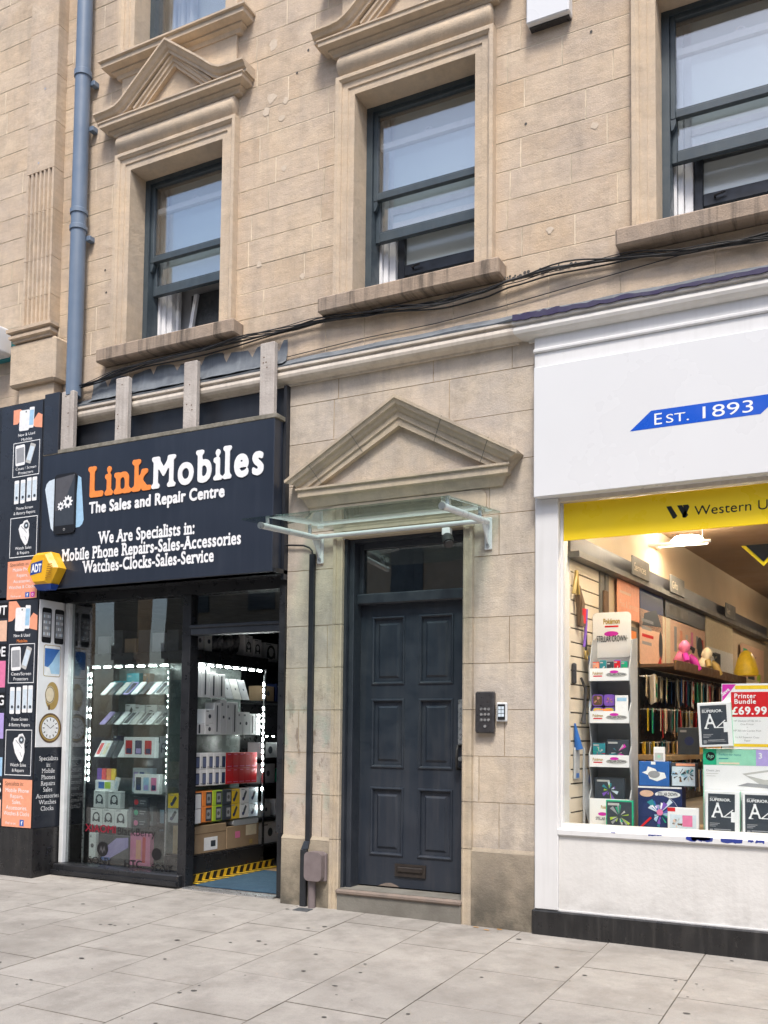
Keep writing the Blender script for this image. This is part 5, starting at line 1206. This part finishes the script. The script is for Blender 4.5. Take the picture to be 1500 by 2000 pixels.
for i, (nm, z, kd) in enumerate(HT):
    s = (.22, .17, .07, .20, .05, .12)[i]; m = MB(WL)
    if kd == 'scis': m.tube([(s, z+.16, .04), (s+.03, z, .045), (s+.05, z-.14, .04)], .010, 'dark_metal', 6); m.tube([(s+.05, z+.14, .045), (s+.02, z, .05), (s, z-.12, .045)], .010, 'ink_purple', 6); m.tube([(s+.06+.03*math.cos(a/5*6.3), z-.17+.035*math.sin(a/5*6.3), .04) for a in range(6)], .007, 'ink_gold', 6)
    elif kd == 'brush': m.tube([(s, z+.12, .03), (s, z, .05), (s-.01, z-.16, .05)], [.008, .02, .028], 'ink_brown', 8); m.tube([(s, z-.04, .06), (s-.01, z-.14, .06)], .02, 'ink_red', 8)
    elif kd == 'gold': m.tube([(s-.02, z-.1, .04), (s, z+.05, .05), (s+.06, z-.1, .04)], .014, 'ink_gold', 7); m.tube([(s+.03, z-.1, .05), (s+.06, z-.3, .04)], [.02, .008], 'ink_brown', 7)
    elif kd == 'hook': m.tube([(s, z+.15, .03), (s+.03, z+.08, .05), (s+.02, z-.05, .05), (s, z-.16, .045)], [.008, .012, .010, .02], 'dark_metal', 7)
    elif kd == 'clip': m.bbox(s, s+.03, z-.06, z+.08, .02, .05, 'dark_metal', .01)
    else: m.tube([(s-.03, z+.12, .03), (s, z-.05, .045)], [.006, .03], 'ink_blue', 8); m.bbox(s-.04, s+.05, z-.25, z-.04, .02, .035, 'card_grey', .006); m.rect(s-.02, s+.03, z-.24, z-.21, .036, 'ink_blue')
    tag(m.build('hand_tool'), nm + ' on the slatted panel', 'tool', 'tools hanging on the slatted panel')
m = MB(WL); m.box(.18, .20, .66, 1.18, .05, .06, 'card_grey'); m.fr = Fr((1.46, .42, .66), Vector((.9, .3, 0)).normalized(), Vector((-.25, .1, 1)).normalized(), Vector((.3, -.95, 0)).normalized()); m.box(0, .07, 0, .52, -.01, 0, 'ink_grey')
tag(m.build('ruler'), 'long grey metal rule leaning in the window corner', 'ruler')
m = MB(WL); m.bbox(.78, .92, .66, 1.95, .05, .10, 'brown_wood'); m.bbox(.62, .70, 1.2, 2.3, .032, .05, 'brown_wood'); tag(m.build('wood_upright'), 'brown timber uprights between the slatted panel and the shelves', 'upright')
m = MB(WL); m.box(-.01, 6.4, 2.435, 2.475, .0, .10, 'grey_strip'); m.box(-.01, 6.4, 2.475, 2.60, .0, .04, 'ink_dim'); tag(m.build('shelf_rail'), 'grey rail running back above the wall shelves', 'rail')
for i, (s, l) in enumerate(((1.05, 'Services'), (2.05, 'Gifts'), (4.0, 'Art'))):
    t = thing('aisle_sign', f'grey aisle sign on the rail, {("nearest the window","over the pink posters","farthest back")[i]}', 'sign', tuple(WL(s+.2, 2.48, .11)), 'aisle signs on the grey rail')
    m = MB(WL); m.bbox(s, s+.42, 2.47, 2.62, .10, .112, 'grey_strip'); m.build('plate', t)
    m = MB(WL); m.text(l, s+.04, 2.51, None, .06, .1128, 'ink_cream', .01, maxw=.34); m.build('lettering', t)
def wallposter(label, s0, s1, z0, z1, bg, fn, cat='poster'):
    t = thing('wall_poster', label, cat, tuple(WL((s0+s1)/2, z0, .04)))
    m = MB(WL); m.box(s0, s1, z0, z1, .031, .038, bg); m.build('sheet', t)
    m = MB(WL); fn(m, s0, s1, z0, z1, .0388); m.build('artwork', t)
wallposter('bright orange services poster high on the shop wall', .93, 1.44, 2.15, 2.43, 'ink_salmon', lambda m, a, b, p, q, c: (m.text('Post & Services', a+.04, p+.08, b-a-.08, .05, c, 'ink_peach', .01), m.rect(a+.04, a+.3, p+.18, p+.2, c, 'ink_peach')))
wallposter('navy panel between the orange and pink posters', 1.46, 2.08, 2.12, 2.43, 'ink_navy', lambda m, a, b, p, q, c: m.poly([(a+.05, p+.02), (b-.05, p+.05), (b-.2, p+.18), (a+.1, p+.12)], c, 'ink_slate'))
wallposter('small orange square posters under the services poster', .98, 1.40, 1.85, 2.10, 'grey_strip', lambda m, a, b, p, q, c: (m.rect(a+.22, b-.04, p+.04, q-.03, c, 'ink_orange'), m.disc(a+.1, q-.05, .05, c, 'ink_red', 10)))
def art1(m, a, b, p, q, c):
    for k in range(4): m.rect(a+.04, a+.34-.05*(k % 2), q-.10-.06*k, q-.075-.06*k, c, 'ink_grey' if k != 2 else 'ink_red')
    m.disc(b-.12, p+.18, .055, c, 'ink_slate', 14, .12); m.rect(b-.06, b, p, q, c, 'ink_cream'); m.poly([(b-.24, p), (b-.1, p), (b-.12, p+.1)], c+.001, 'ink_red')
wallposter('pink poster with a dark oval behind the display stand', 1.46, 2.12, 1.83, 2.27, 'ink_peach', art1)
def art2(m, a, b, p, q, c):
    m.rect(a, a+.13, p, q, c, 'ink_cream')
    for k in range(6): m.rect(a+.25+.18*k, a+.33+.18*k, p+.15+.02*k, q-.05-.02*(k % 3), c, ('ink_grey', 'ink_salmon', 'ink_silver', 'ink_pink', 'ink_grey', 'ink_red')[k])
    m.disc(a+1.1, p+.25, .1, c+.001, 'ink_slate', 12); m.disc(b-.1, p+.15, .06, c+.001, 'ink_red', 12)
wallposter('long pink poster with cards behind the soft toys', 2.15, 3.45, 1.85, 2.27, 'ink_peach', art2)
wallposter('dark sign strip above the long pink poster', 2.15, 3.45, 2.28, 2.43, 'ink_dim', lambda m, a, b, p, q, c: (m.rect(a+.1, a+.7, p+.03, q-.03, c, 'grey_strip'),))
wallposter('cream board with a dark slot toward the back of the shop', 3.50, 4.6, 1.88, 2.43, 'ink_cream', lambda m, a, b, p, q, c: (m.rect(a, b, p, p+.26, c, 'ink_white'), m.rect(a+.3, a+.55, p+.02, p+.22, c+.001, 'ink_slate')))
wallposter('small mixed notices at the far end of the wall', 5.0, 6.2, 1.70, 2.3, 'ink_peach', lambda m, a, b, p, q, c: (m.disc(a+.5, p+.25, .18, c, 'ink_slate', 12), m.rect(a+.1, a+.3, q-.2, q-.05, c, 'ink_green'), m.rect(a+.8, a+1.0, p+.1, p+.3, c, 'ink_lime')))
t = thing('wall_shelf', 'long brown shelf along the stationery wall carrying soft toys', 'shelf', tuple(WL(2.9, 1.8, .15)))
m = MB(WL); m.box(1.45, 4.4, 1.80, 1.825, .04, .30, 'brown_wood'); m.build('board', t)
m = MB(WL); m.bbox(1.45, 3.9, 1.775, 1.85, .30, .32, 'brown_wood'); m.box(3.9, 4.5, 1.79, 1.84, .30, .32, 'ink_cream'); m.build('ticket_edge', t)
m = MB(WL); m.box(1.45, 4.5, .70, 1.80, .005, .03, 'shop_black'); m.build('back_panel', t)
m = MB(WL); m.box(1.2, 4.5, .06, .70, .01, .35, 'slat_cream'); m.bbox(1.2, 2.4, 1.08, 1.12, .03, .35, 'floor_wood'); m.build('base', t)
m = MB(WL); m.bbox(4.6, 5.0, .06, 1.78, .2, .6, 'ink_salmon', .01); m.bbox(4.52, 5.1, 1.78, 1.83, .1, .7, 'brown_wood'); tag(m.build('end_unit'), 'orange-red end unit beyond the hanging packs', 'unit')
def soft(name, label, s, z, c1, c2, q):
    m = MB(WL)
    m.tube([(s, z, .2), (s, z+.03*q, .2), (s+.01, z+.10*q, .21), (s, z+.15*q, .2)], [.05*q, .085*q, .07*q, .03*q], c1, 14); m.tube([(s-.01, z+.12*q, .22), (s+.0, z+.16*q, .225), (s+.01, z+.21*q, .23), (s, z+.25*q, .23)], [.03*q, .06*q, .058*q, .02*q], c1, 14)
    m.tube([(s+.08*q, z+.10*q, .25), (s+.10*q, z+.05*q, .28), (s+.13*q, z-.05*q, .32)], [.03*q, .045*q, .03*q], c2, 10); m.tube([(s-.08*q, z+.10*q, .25), (s-.11*q, z+.02, .27)], [.035*q, .03*q], c2, 10)
    m.tube([(s+.02*q, z+.19*q, .26), (s+.06*q, z+.16*q, .29), (s+.05*q, z+.12*q, .29)], [.02*q, .02*q, .012*q], 'ink_black', 8)
    tag(m.build(name), label, 'soft toy')
soft('soft_toy', 'bright pink plush toy sitting on the brown shelf', 2.02, 1.852, 'ink_pink', 'ink_magenta', .8); soft('soft_toy', 'cream plush toy sitting farther along the brown shelf', 2.75, 1.852, 'ink_cream', 'ink_gold', .8)
m = MB(WL); m.tube([(3.85, 1.86, .33), (3.85, 1.90, .33), (3.85, 2.02, .33), (3.85, 2.09, .33), (3.85, 2.11, .33)], [.11, .115, .085, .05, .02], 'ink_yellow', 18); m.disc(3.80, 2.03, .012, .43, 'ink_black', 8); tag(m.build('yellow_toy'), 'yellow cone-shaped toy at the end of the brown shelf', 'toy')
packs = random.Random(5); PC = ['ink_cream', 'ink_gold', 'ink_blue', 'ink_slate', 'ink_peach', 'ink_silver', 'ink_yellow', 'ink_teal', 'ink_grey', 'ink_green', 'ink_red', 'ink_cream', 'ink_gold']
for row, (z, h, n, s0, ds) in enumerate(((1.535, .21, 30, 1.30, .10), (1.275, .215, 30, 1.42, .092), (1.03, .20, 30, 1.42, .092), (.80, .18, 24, 1.75, .10))):
    for i in range(n):
        s = s0+ds*i+packs.uniform(-.01, .01)
        cl = (('card_white', 'ink_cream', 'ink_silver')[i % 3] if i < 5 else ('ink_navy', 'ink_blue', 'ink_cream')[i % 3] if i < 11 else ('card_white', 'ink_cream', 'ink_red')[i % 3]) if row == 0 else PC[packs.randrange(len(PC))]
        d = .10+packs.uniform(0, .12); tl = packs.uniform(-.22, .2); ya = packs.uniform(.1, .6)
        Uv = (WL.U*math.cos(ya)-WL.N*math.sin(ya)).normalized(); Nv = Uv.cross(Vector((0, 0, 1))).normalized()
        Vv = (Vector((0, 0, 1))*math.cos(tl)+Uv*math.sin(tl)); Uv = (Uv*math.cos(tl)-Vector((0, 0, 1))*math.sin(tl))
        fr = Fr(WL(s, z+h, d), Uv, Vv, Nv); hh = h*packs.uniform(.85, 1.2)
        m = MB(fr); w_ = packs.uniform(.07, .095)
        for q in range(packs.randrange(1, 4)): m.box(-.02, w_, -hh*(1-.08*q), -.012, -.034*q-.006, -.034*q, cl if q != 1 else PC[packs.randrange(len(PC))])
        m.rect(-.012, w_-.008, -hh*.85, -hh*.35, .0008, PC[packs.randrange(len(PC))]); m.rect(-.02, w_, -.045, -.012, .0010, 'ink_red' if (row == 0 and i > 10) else ('card_white', 'ink_gold', 'ink_lime')[i % 3]); m.rect(0, w_*.6, -hh*.7, -hh*.5, .0014, PC[packs.randrange(len(PC))])
        m.tube([(.035, -.02, -.10), (.035, -.02, .03)], .003, 'steel', 5)
        tag(m.build('hanging_pack'), f'small pack hung {i+1}{"st" if i % 10 == 0 and i != 10 else "nd" if i % 10 == 1 and i != 11 else "rd" if i % 10 == 2 and i != 12 else "th"} from the window in the {("top","second","third","lowest")[row]} hook row', 'pack', f'packs on hooks in the {("top","second","third","lowest")[row]} row of the stationery wall')
# shop lights: the first hangs in view, the others are unseen, added to brighten
for i, (x, y) in enumerate(((1.77, 2.0), (3.9, 2.0), (2.9, 5.2), (2.2, .19), (3.9, .19))):
    t = thing('seen_or_added_light', ('glowing lamp on a white suspended bar just under the yellow strip', 'unseen lamp added to brighten the middle of the stationery shop', 'unseen lamp added to brighten the far back of the stationery shop', 'unseen tube lamp added behind the yellow strip to brighten the display', 'glowing lamp by the window near its middle post')[i], 'light', (x, y, 2.82))
    m = MB(); m.tube([(x-.27, y-.05, 2.83), (x+.27, y-.05, 2.83)], .014, 'steel_white', 8); m.tube([(x-.22, y+.15, 2.85), (x+.22, y+.15, 2.85)], .012, 'steel_white', 8); m.bbox(x-.19, x-.16, y-.05, y+.15, 2.83, 2.85, 'steel_white'); m.build('bar', t)
    m = MB()
    if i < 3: m.tube([(x+.08, y, 2.855), (x+.08, y, 2.885)], [.13, .10], 'tube_light', 24)
    else: m.tube([(x-.6, y, 2.79), (x+.6, y, 2.79)], .028, 'tube_light', 12)  # added tubes, hidden behind the strip, brighten the window display
    m.build('lamp', t)
    m = MB(); m.tube([(x-.2, y, 2.85), (x-.2, y, 3.0)], .004, 'steel', 5); m.tube([(x+.2, y, 2.85), (x+.2, y, 3.0)], .004, 'steel', 5); m.build('wire', t)
t = thing('hanging_sign', 'black pointed sign edged in yellow hanging just inside the window', 'sign', (2.62, .15, 2.29))
m = MB(F0); m.prism([(2.478, 2.428), (2.606, 2.296), (2.734, 2.428)], -.17, -.16, 'yellow_vinyl'); m.build('edge', t)
m = MB(F0); m.prism([(2.504, 2.429), (2.606, 2.322), (2.708, 2.429)], -.1595, -.155, 'ink_black'); m.build('face', t)
# ---- A4 reams, printer box, price poster
def ream(label, x, z, y, tilt=0):
    w_, h = .20, .275; t = thing('paper_ream', label, 'paper', (x+.1, y, z), 'reams of paper in the window')
    U = Vector((math.cos(tilt), 0, math.sin(tilt))); V = Vector((-math.sin(tilt), 0, math.cos(tilt))); fr = Fr((x, y, z), U, V, (0, -1, 0))
    m = MB(fr); m.bbox(0, w_, 0, h, -.05, 0, 'card_white', .003); m.box(w_, w_+.0008, 0, h, -.05, 0, 'ink_mint'); m.build('body', t)
    m = MB(fr); c = .0008; m.rect(.016, .172, .014, h-.018, c, 'ink_slate')
    m.text('SUPERIOR.', .026, h-.062, .122, .016, c+.0006, 'ink_white', .03); m.rect(.026, .07, h-.042, h-.038, c+.0006, 'ink_grey')
    m.text('A', .036, .115, .072, .088, c+.0006, 'ink_white', .0, .06)
    m.poly([(.105, .118), (.16, .165), (.163, .160), (.116, .120), (.185, .120), (.185, .115), (.108, .115)], c+.0006, 'ink_white'); m.rect(.150, .172, .088, .150, c+.0008, 'ink_white')
    m.poly([(.036, .112), (.062, .112), (.062, .116), (.036, .116)], c+.0007, 'ink_white')
    for q in range(3): m.rect(.026, .085-.012*q, .075-.009*q, .079-.009*q, c+.0006, 'ink_grey')
    m.rect(.026, .160, .03, .033, c+.0006, 'ink_grey'); m.rect(.026, .045, .022, .042, c+.0006, 'ink_grey'); m.rect(.052, .15, .038, .044, c+.0006, 'ink_grey')
    m.build('wrapper_print', t)
ream('tilted paper ream standing on the printer box beside the price poster', 2.215, 1.195, .22, .05); ream('paper ream standing in front of the printer box, next to the toy packs', 2.250, .657, .185, -.01); ream('paper ream standing at the right frame edge in front of the printer box', 2.466, .657, .185, 0)
T = thing('printer_box', 'white and green printer carton standing behind the two lower reams', 'box', (2.5, .3, .657))
m = MB(front(2.23, .25, .657)); m.bbox(0, .62, 0, .53, -.3, 0, 'card_white', .003); m.build('carton', T)
m = MB(front(2.23, .25, .657)); c = .0008
m.rect(0, .08, .43, .53, c, 'ink_green'); m.rect(.08, .31, .43, .53, c, 'ink_mint'); m.rect(.31, .62, .43, .53, c, 'ink_lav'); m.disc(.045, .483, .028, c+.0006, 'ink_black', 20); m.text('hp', .028, .475, .034, .022, c+.0012, 'ink_mint', .0, shear=.2)
m.text('Perfect for home', .095, .488, .13, .014, c+.0006, 'ink_teal', .0); m.rect(.095, .15, .468, .473, c+.0006, 'ink_teal'); m.rect(.095, .215, .436, .447, c+.0006, 'ink_cream'); m.text('3', .325, .475, .02, .032, c+.0006, 'ink_white', .03)
m.text('Desk Jet', .02, .39, .08, .012, c, 'ink_grey', 0); m.rect(.02, .09, .375, .378, c, 'ink_silver'); m.rect(.02, .075, .36, .363, c, 'ink_silver')
m.poly([(.23, .38), (.40, .41), (.58, .41), (.58, .30), (.36, .30)], c, 'ink_silver'); m.poly([(.25, .372), (.41, .40), (.57, .40), (.57, .37), (.36, .345)], c+.0006, 'card_white'); m.poly([(.20, .305), (.26, .325), (.40, .315), (.38, .295)], c+.0006, 'ink_grey')
m.rect(0, .006, 0, .43, c, 'ink_mint'); m.build('printed_face', T)
T = thing('price_poster', 'white poster with a red block pricing a printer bundle', 'poster', (2.5, .24, 1.19))
m = MB(front(2.345, .245, 1.19)); m.box(0, .36, 0, .40, -.004, 0, 'card_white'); m.build('sheet', T)
m = MB(front(2.345, .245, 1.19)); c = .0008
m.rect(.08, .34, .365, .388, c, 'ink_yellow'); m.rect(.04, .34, .012, .03, c, 'ink_yellow'); m.rect(.055, .33, .195, .348, c, 'ink_red'); m.poly([(.004, .396), (.085, .396), (.004, .29)], c+.0006, 'ink_magenta'); m.text('Save', .008, .325, .055, .022, c+.0012, 'ink_white', .04, rot=.7)
m.text('Printer', .075, .310, .125, .028, c+.0012, 'ink_white', .03, sp=1.12); m.text('Bundle', .075, .276, .125, .028, c+.0012, 'ink_white', .03, sp=1.1); m.text('£69.99', .060, .210, .20, .046, c+.0012, 'ink_white', .035, sp=1.08)
for q, l in enumerate(('HP Deskjet 2710e All in', 'One Printer', '+', 'HP 305 Ink Combo Pack', '+', '1x A4 Superior Copy', 'Paper')): m.text(l, .148, .165-.020*q, None, .011, c, 'ink_grey', 0, align='C', maxw=.17)
m.build('print', T)
# ---- card display stand
T = thing('display_stand', 'tall white cardboard stand of trading card packs with four tiers', 'display stand', (1.6, .5, .657))
x0, x1, yf, yb = 1.475, 1.745, .38, .62
m = MB(front(0, yb-.02, 0)); m.rrect(x0-.03, x1-.035, 1.80, 2.115, .03, .012, 'card_white', c0=0); m.build('header', T)
m = MB(front(0, yb-.02, 0)); m.text('Pokémon', x0+.045, 2.035, .115, .035, .0130, 'ink_gold', .05); m.rect(x0+.055, x0+.15, 2.010, 2.022, .0130, 'ink_red'); m.disc(x0+.10, 1.965, .05, .0128, 'ink_magenta', 18, .018)
m.disc(x0+.10, 1.93, .118, .0126, 'ink_silver', 26, .016); m.text('STELLAR CROWN', x0-.002, 1.91, .206, .042, .0134, 'ink_slate', .03, sp=1.06); m.build('header_print', T)
m = MB(); m.box(x0, x1, yb-.03, yb, .66, 1.92, 'card_grey'); m.build('back_card', T)
tiers = ((1.628, 1.712), (1.345, 1.425), (1.052, 1.132), (.660, .842))
for sx in (x0, x1):
    m = MB(sideR(sx-.003)); P = [(yb, .66), (yf, .66)]
    for (a, b) in tiers[::-1]:
        P += [(yf, a), (yf, b), (yf+.05, b+.06), (yf+.03, b+.17)] if b < 1.6 else [(yf, a), (yf, b), (yf+.05, b+.10), (yf+.09, b+.20)]
    P += [(yb, 1.93)]; m.prism(P, 0, .006, 'card_grey'); sd_ = m.build('side_card', T)
    if sx == x0:
        m = MB(sideR(sx-.0035)); rr = random.Random(8)
        for q in range(60):
            y, z = rr.uniform(yf+.02, yb-.03), rr.uniform(.70, 1.80); r = rr.uniform(.015, .045)
            m.poly([(y+r*math.cos(a), z+r*1.4*math.sin(a+q)) for a in (0, 1.3, 2.9, 4.4)], -.0006-.00002*q, ('ink_teal', 'ink_navy', 'ink_blue', 'ink_salmon', 'ink_pale', 'ink_purple')[q % 6])
        m.build('side_print', sd_)
for i, (a, b) in enumerate(tiers):
    m = MB(); m.box(x0+.004, x1-.004, yf-.003, yf+.003, a, b, 'card_white'); m.box(x0+.004, x1-.004, yf+.003, yb-.03, a, a+.006, 'card_grey'); tr = m.build('tray', T)
    m = MB(front(0, yf-.003, 0)); c = .0008
    if i < 3:
        zc = (a+b)/2; m.text('Pokémon', x0+.025, zc, .07, .020, c, 'ink_gold', .04); m.rect(x0+.03, x0+.09, zc-.014, zc-.006, c, 'ink_red')
        m.disc(x0+.185, zc-.003, .072, c, 'ink_silver', 22, .017); m.disc(x0+.17, zc+.017, .03, c+.0005, 'ink_magenta', 14, .01); m.text('STELLAR CROWN', x0+.125, zc-.009, .12, .016, c+.001, 'ink_slate', .03)
    else: m.text('Pokémon', x0+.08, .775, .07, .022, c, 'ink_gold', .04); m.text('STELLAR CROWN', x0+.045, .70, .13, .020, c, 'ink_slate', .04); m.disc(x0+.09, .74, .03, c, 'ink_magenta', 14, .012)
    m.build('tray_print', tr)
def burst(m, a, b, r, c, cols, k):
    rr = random.Random(k)
    for q in range(16):
        an = rr.uniform(0, 6.28); l = rr.uniform(.35, 1)*r; w_ = rr.uniform(.08, .3)
        m.poly([(a+.15*r*math.cos(an), b+.15*r*math.sin(an)), (a+l*math.cos(an-w_), b+l*math.sin(an-w_)), (a+l*1.05*math.cos(an+w_*.5), b+l*1.05*math.sin(an+w_*.5))], c+.00006*q, cols[q % len(cols)])
def d_art(bgs, k):
    def f(m, w, h, c):
        m.rect(w*.04, w*.96, h*.05, h*.95, c, bgs[0]); burst(m, w*.5, h*.45, min(w, h)*.48, c+.0005, bgs[1:], k); m.rect(w*.08, w*.5, h*.82, h*.9, c+.002, 'ink_silver')
    return f
A_ = ['ink_slate', 'ink_teal', 'ink_magenta', 'ink_lime', 'ink_pale', 'ink_purple']
x = x0+.012
for i in range(5): goods('card_pack', f'trading card pack {ORD[i]} from the left in the top tray of the white stand', 'card pack', front(x+.048*i, .43, 1.66), .044, .10+.01*(i % 2), .01, ('ink_red', 'ink_teal', 'ink_slate', 'ink_purple', 'ink_teal')[i], d_art((('ink_salmon', 'ink_teal', 'ink_slate', 'ink_red', 'ink_green')[i], 'ink_gold', 'ink_white', 'ink_slate'), i), 'card packs in the top tray of the white stand')
for i, (dx, dz, cl) in enumerate(((0, 0, 'ink_lime'), (.078, 0, 'ink_lime'), (0, .085, 'ink_brown'), (.078, .085, 'ink_purple'))):
    fr = front(x+dx, .42, 1.375+dz); t = thing('card_tin', f'round cornered card tin, {("lower left","lower right","upper left","upper right")[i]} of the four in the second tray', 'tin', tuple(fr(.037, 0, -.03)), 'card tins in the second tray of the white stand')
    m = MB(fr); m.rrect(0, .072, 0, .078, .018, 0, 'ink_purple', c0=-.06); m.build('body', t)
    m = MB(fr); m.rrect(.005, .067, .006, .072, .016, .0008, cl); burst(m, .036, .038, .026, .0014, ('ink_gold', 'ink_pink', 'ink_brown'), i+20); m.build('lid_print', t)
goods('card_pack', 'white and pale blue card pack leaning in the second tray', 'card pack', front(x+.158, .40, 1.375), .085, .155, .015, 'card_white', lambda m, w, h, c: (m.rect(w*.1, w*.9, h*.05, h*.6, c, 'ink_white'), m.rect(w*.15, w*.9, h*.75, h*.9, c, 'ink_sky')))
goods('card_pack', 'orange labelled card pack low at the front of the second tray', 'card pack', front(x+.02, .39, 1.37), .12, .07, .01, 'ink_orange', d_art(('ink_orange', 'ink_yellow', 'ink_red', 'ink_purple'), 33))
for i, (dx, w_, h, bg) in enumerate(((0, .09, .13, ('ink_teal', 'ink_red', 'ink_silver', 'ink_green')), (.095, .15, .15, ('ink_slate', 'ink_teal', 'ink_magenta', 'ink_silver')))):
    goods('card_pack', ('red tagged green card pack at the left of the third tray', 'dark card pack at the right of the third tray')[i], 'card pack', front(x+dx, .42, 1.085), w_, h, .02, 'ink_slate', d_art(bg, 40+i))
goods('card_pack', 'green and dark angled pack standing in the lowest tray', 'card pack', front(x+.015, .42, .83), .20, .15, .02, 'ink_slate', d_art(('ink_slate', 'ink_lime', 'ink_teal', 'ink_purple', 'ink_pale'), 50))
# ---- packs on the window bed
goods('card_pack', 'green edged blister pack in front of the white stand', 'card pack', front(1.615, .27, .657), .175, .185, .03, 'ink_green', d_art(('ink_slate', 'ink_green', 'ink_silver', 'ink_grey', 'ink_lime'), 60))
goods('card_box', 'tall dark starry card box with white top edge', 'box', front(1.79, .42, .657), .28, .275, .15, 'ink_navy', lambda m, w, h, c: (m.rect(0, w, h*.96, h, c, 'ink_white'), m.disc(w*.68, h*.82, w*.29, c, 'ink_white', 22, h*.085), m.text('STELLAR CROWN', w*.46, h*.79, w*.44, h*.075, c+.0006, 'ink_slate', .04), m.disc(w*.2, h*.83, w*.16, c, 'ink_peach', 16, h*.08), burst(m, w*.5, h*.36, w*.42, c+.0006, ('ink_blue', 'ink_pale', 'ink_teal', 'ink_lav', 'ink_navy'), 70)))
m = MB(front(1.955, .30, .765)); m.disc(0, 0, .118, 0, 'ink_navy', 30); burst(m, 0, 0, .118, .0006, ('ink_blue', 'ink_pale', 'ink_green', 'ink_lav', 'ink_teal', 'ink_sky'), 71); burst(m, 0, 0, .08, .002, ('ink_blue', 'ink_white', 'ink_purple', 'ink_sky'), 72); m.disc(0, .01, .02, .0036, 'ink_pink', 14); m.prism([(.118*math.cos(R(a)), .118*math.sin(R(a))) for a in range(0, 360, 12)], -.006, -.0004, 'card_white')
m.poly([(-.15, -.11), (-.135, -.11), (-.05, -.03), (-.06, -.02)], .004, 'ink_red'); tag(m.build('round_card'), 'round blue and green star disc leaning on the dark card box', 'display card')
goods('card_pack', 'white and pink three pack at the foot of the lower reams', 'card pack', front(2.01, .26, .657), .19, .155, .03, 'card_white', lambda m, w, h, c: (m.rect(w*.08, w*.92, h*.08, h*.72, c, 'ink_pale'), m.rect(w*.48, w*.8, h*.25, h*.7, c+.0006, 'ink_pink'), burst(m, w*.28, h*.35, h*.25, c+.0006, ('ink_brown', 'ink_silver', 'ink_peach'), 80), m.rect(0, w*.25, h*.84, h, c, 'ink_red')))
goods('card_box', 'bright blue box with a white cloud shape on the starry box', 'box', front(1.795, .43, .934), .195, .16, .08, 'ink_blue', lambda m, w, h, c: (m.poly([(w*.1, h*.55), (w*.25, h*.62), (w*.3, h*.8), (w*.55, h*.7), (w*.6, h*.6), (w*.85, h*.55), (w*.9, h*.35), (w*.6, h*.2), (w*.35, h*.3), (w*.3, h*.45)], c, 'ink_white'), m.disc(w*.5, h*.48, w*.2, c+.0006, 'ink_grey', 14, h*.15), m.rect(w*.4, w*.55, h*.88, h, c, 'ink_white')))
goods('card_box', 'patterned blue grey box beside the bright blue one', 'box', front(2.0, .43, .934), .16, .155, .08, 'ink_slate', lambda m, w, h, c: (m.rect(w*.05, w*.95, h*.05, h*.85, c, 'ink_pale'), burst(m, w*.35, h*.5, h*.35, c+.0006, ('ink_brown', 'ink_slate', 'ink_sky'), 90), burst(m, w*.7, h*.5, h*.3, c+.0026, ('ink_slate', 'ink_teal', 'ink_silver'), 91), m.rect(w*.2, w*.95, h*.88, h*.98, c, 'ink_salmon')))
goods('card_pack', 'small white pack standing on the bright blue box', 'card pack', front(1.888, .44, 1.095), .07, .095, .03, 'card_white', lambda m, w, h, c: (m.rect(w*.1, w*.9, h*.1, h*.6, c, 'ink_silver'), m.disc(w*.5, h*.35, w*.15, c+.0006, 'ink_mint', 10)))
goods('craft_pack', 'orange and brown craft pack on the wooden ledge behind', 'pack', Fr(WL(2.05, 1.122, .30), (WL.U*.3+WL.N*.95).normalized(), (0, 0, 1), (WL.U*-.95+WL.N*.3).normalized()), .20, .17, .03, 'ink_peach', d_art(('ink_gold', 'ink_peach', 'ink_orange', 'ink_brown'), 95))
goods('craft_pack', 'dark blue pack on the wooden ledge by the white stand', 'pack', Fr(WL(1.55, 1.122, .30), (WL.U*.3+WL.N*.95).normalized(), (0, 0, 1), (WL.U*-.95+WL.N*.3).normalized()), .16, .21, .03, 'ink_slate', d_mark('ink_navy'))

# =================================================================== ACROSS THE STREET (seen only in the glass)
x = -46
for i, (w_, h, gap) in enumerate(((10, 10.5, 0), (9.5, 12.5, 0), (5.4, 9.5, 1.5), (1.0, 11.5, 1.2), (17.5, 13, 0), (10, 10, 0), (11, 12, 0), (9, 9.2, 0), (12, 11, 0))):
    t = thing('terrace_building', f'{("low","tall","plain","broad","stout","narrow","high","short","last")[i]} sandstone terrace across the road, mirrored dimly in the shop glass', 'building', (x+w_/2, -19, 0), 'terrace across the road')
    m = MB(); m.box(x, x+w_, -24 if i not in (2, 3, 4) else -18.7, -18, -.3, h, 'opposite_stone'); m.box(x-.1, x+w_+.1, -18, -17.8, h-.5, h, 'opposite_stone'); m.box(x, x+w_, -18, -17.85, 3.6, 4.1, 'opposite_stone'); m.build('wall', t)
    nn = int(w_/2.4)
    for q in range(nn):
        a = x+w_*(q+.5)/nn
        for z in (5, 8):
            if z+2 < h: m = MB(); m.box(a-.5, a+.5, -17.99, -17.95, z, z+1.9, 'opposite_dark'); m.build('window', t)
        m = MB(); m.box(a-.95, a+.95, -17.99, -17.95, .3, 2.9, 'opposite_dark'); m.build('window', t)
    x += w_+.02+gap
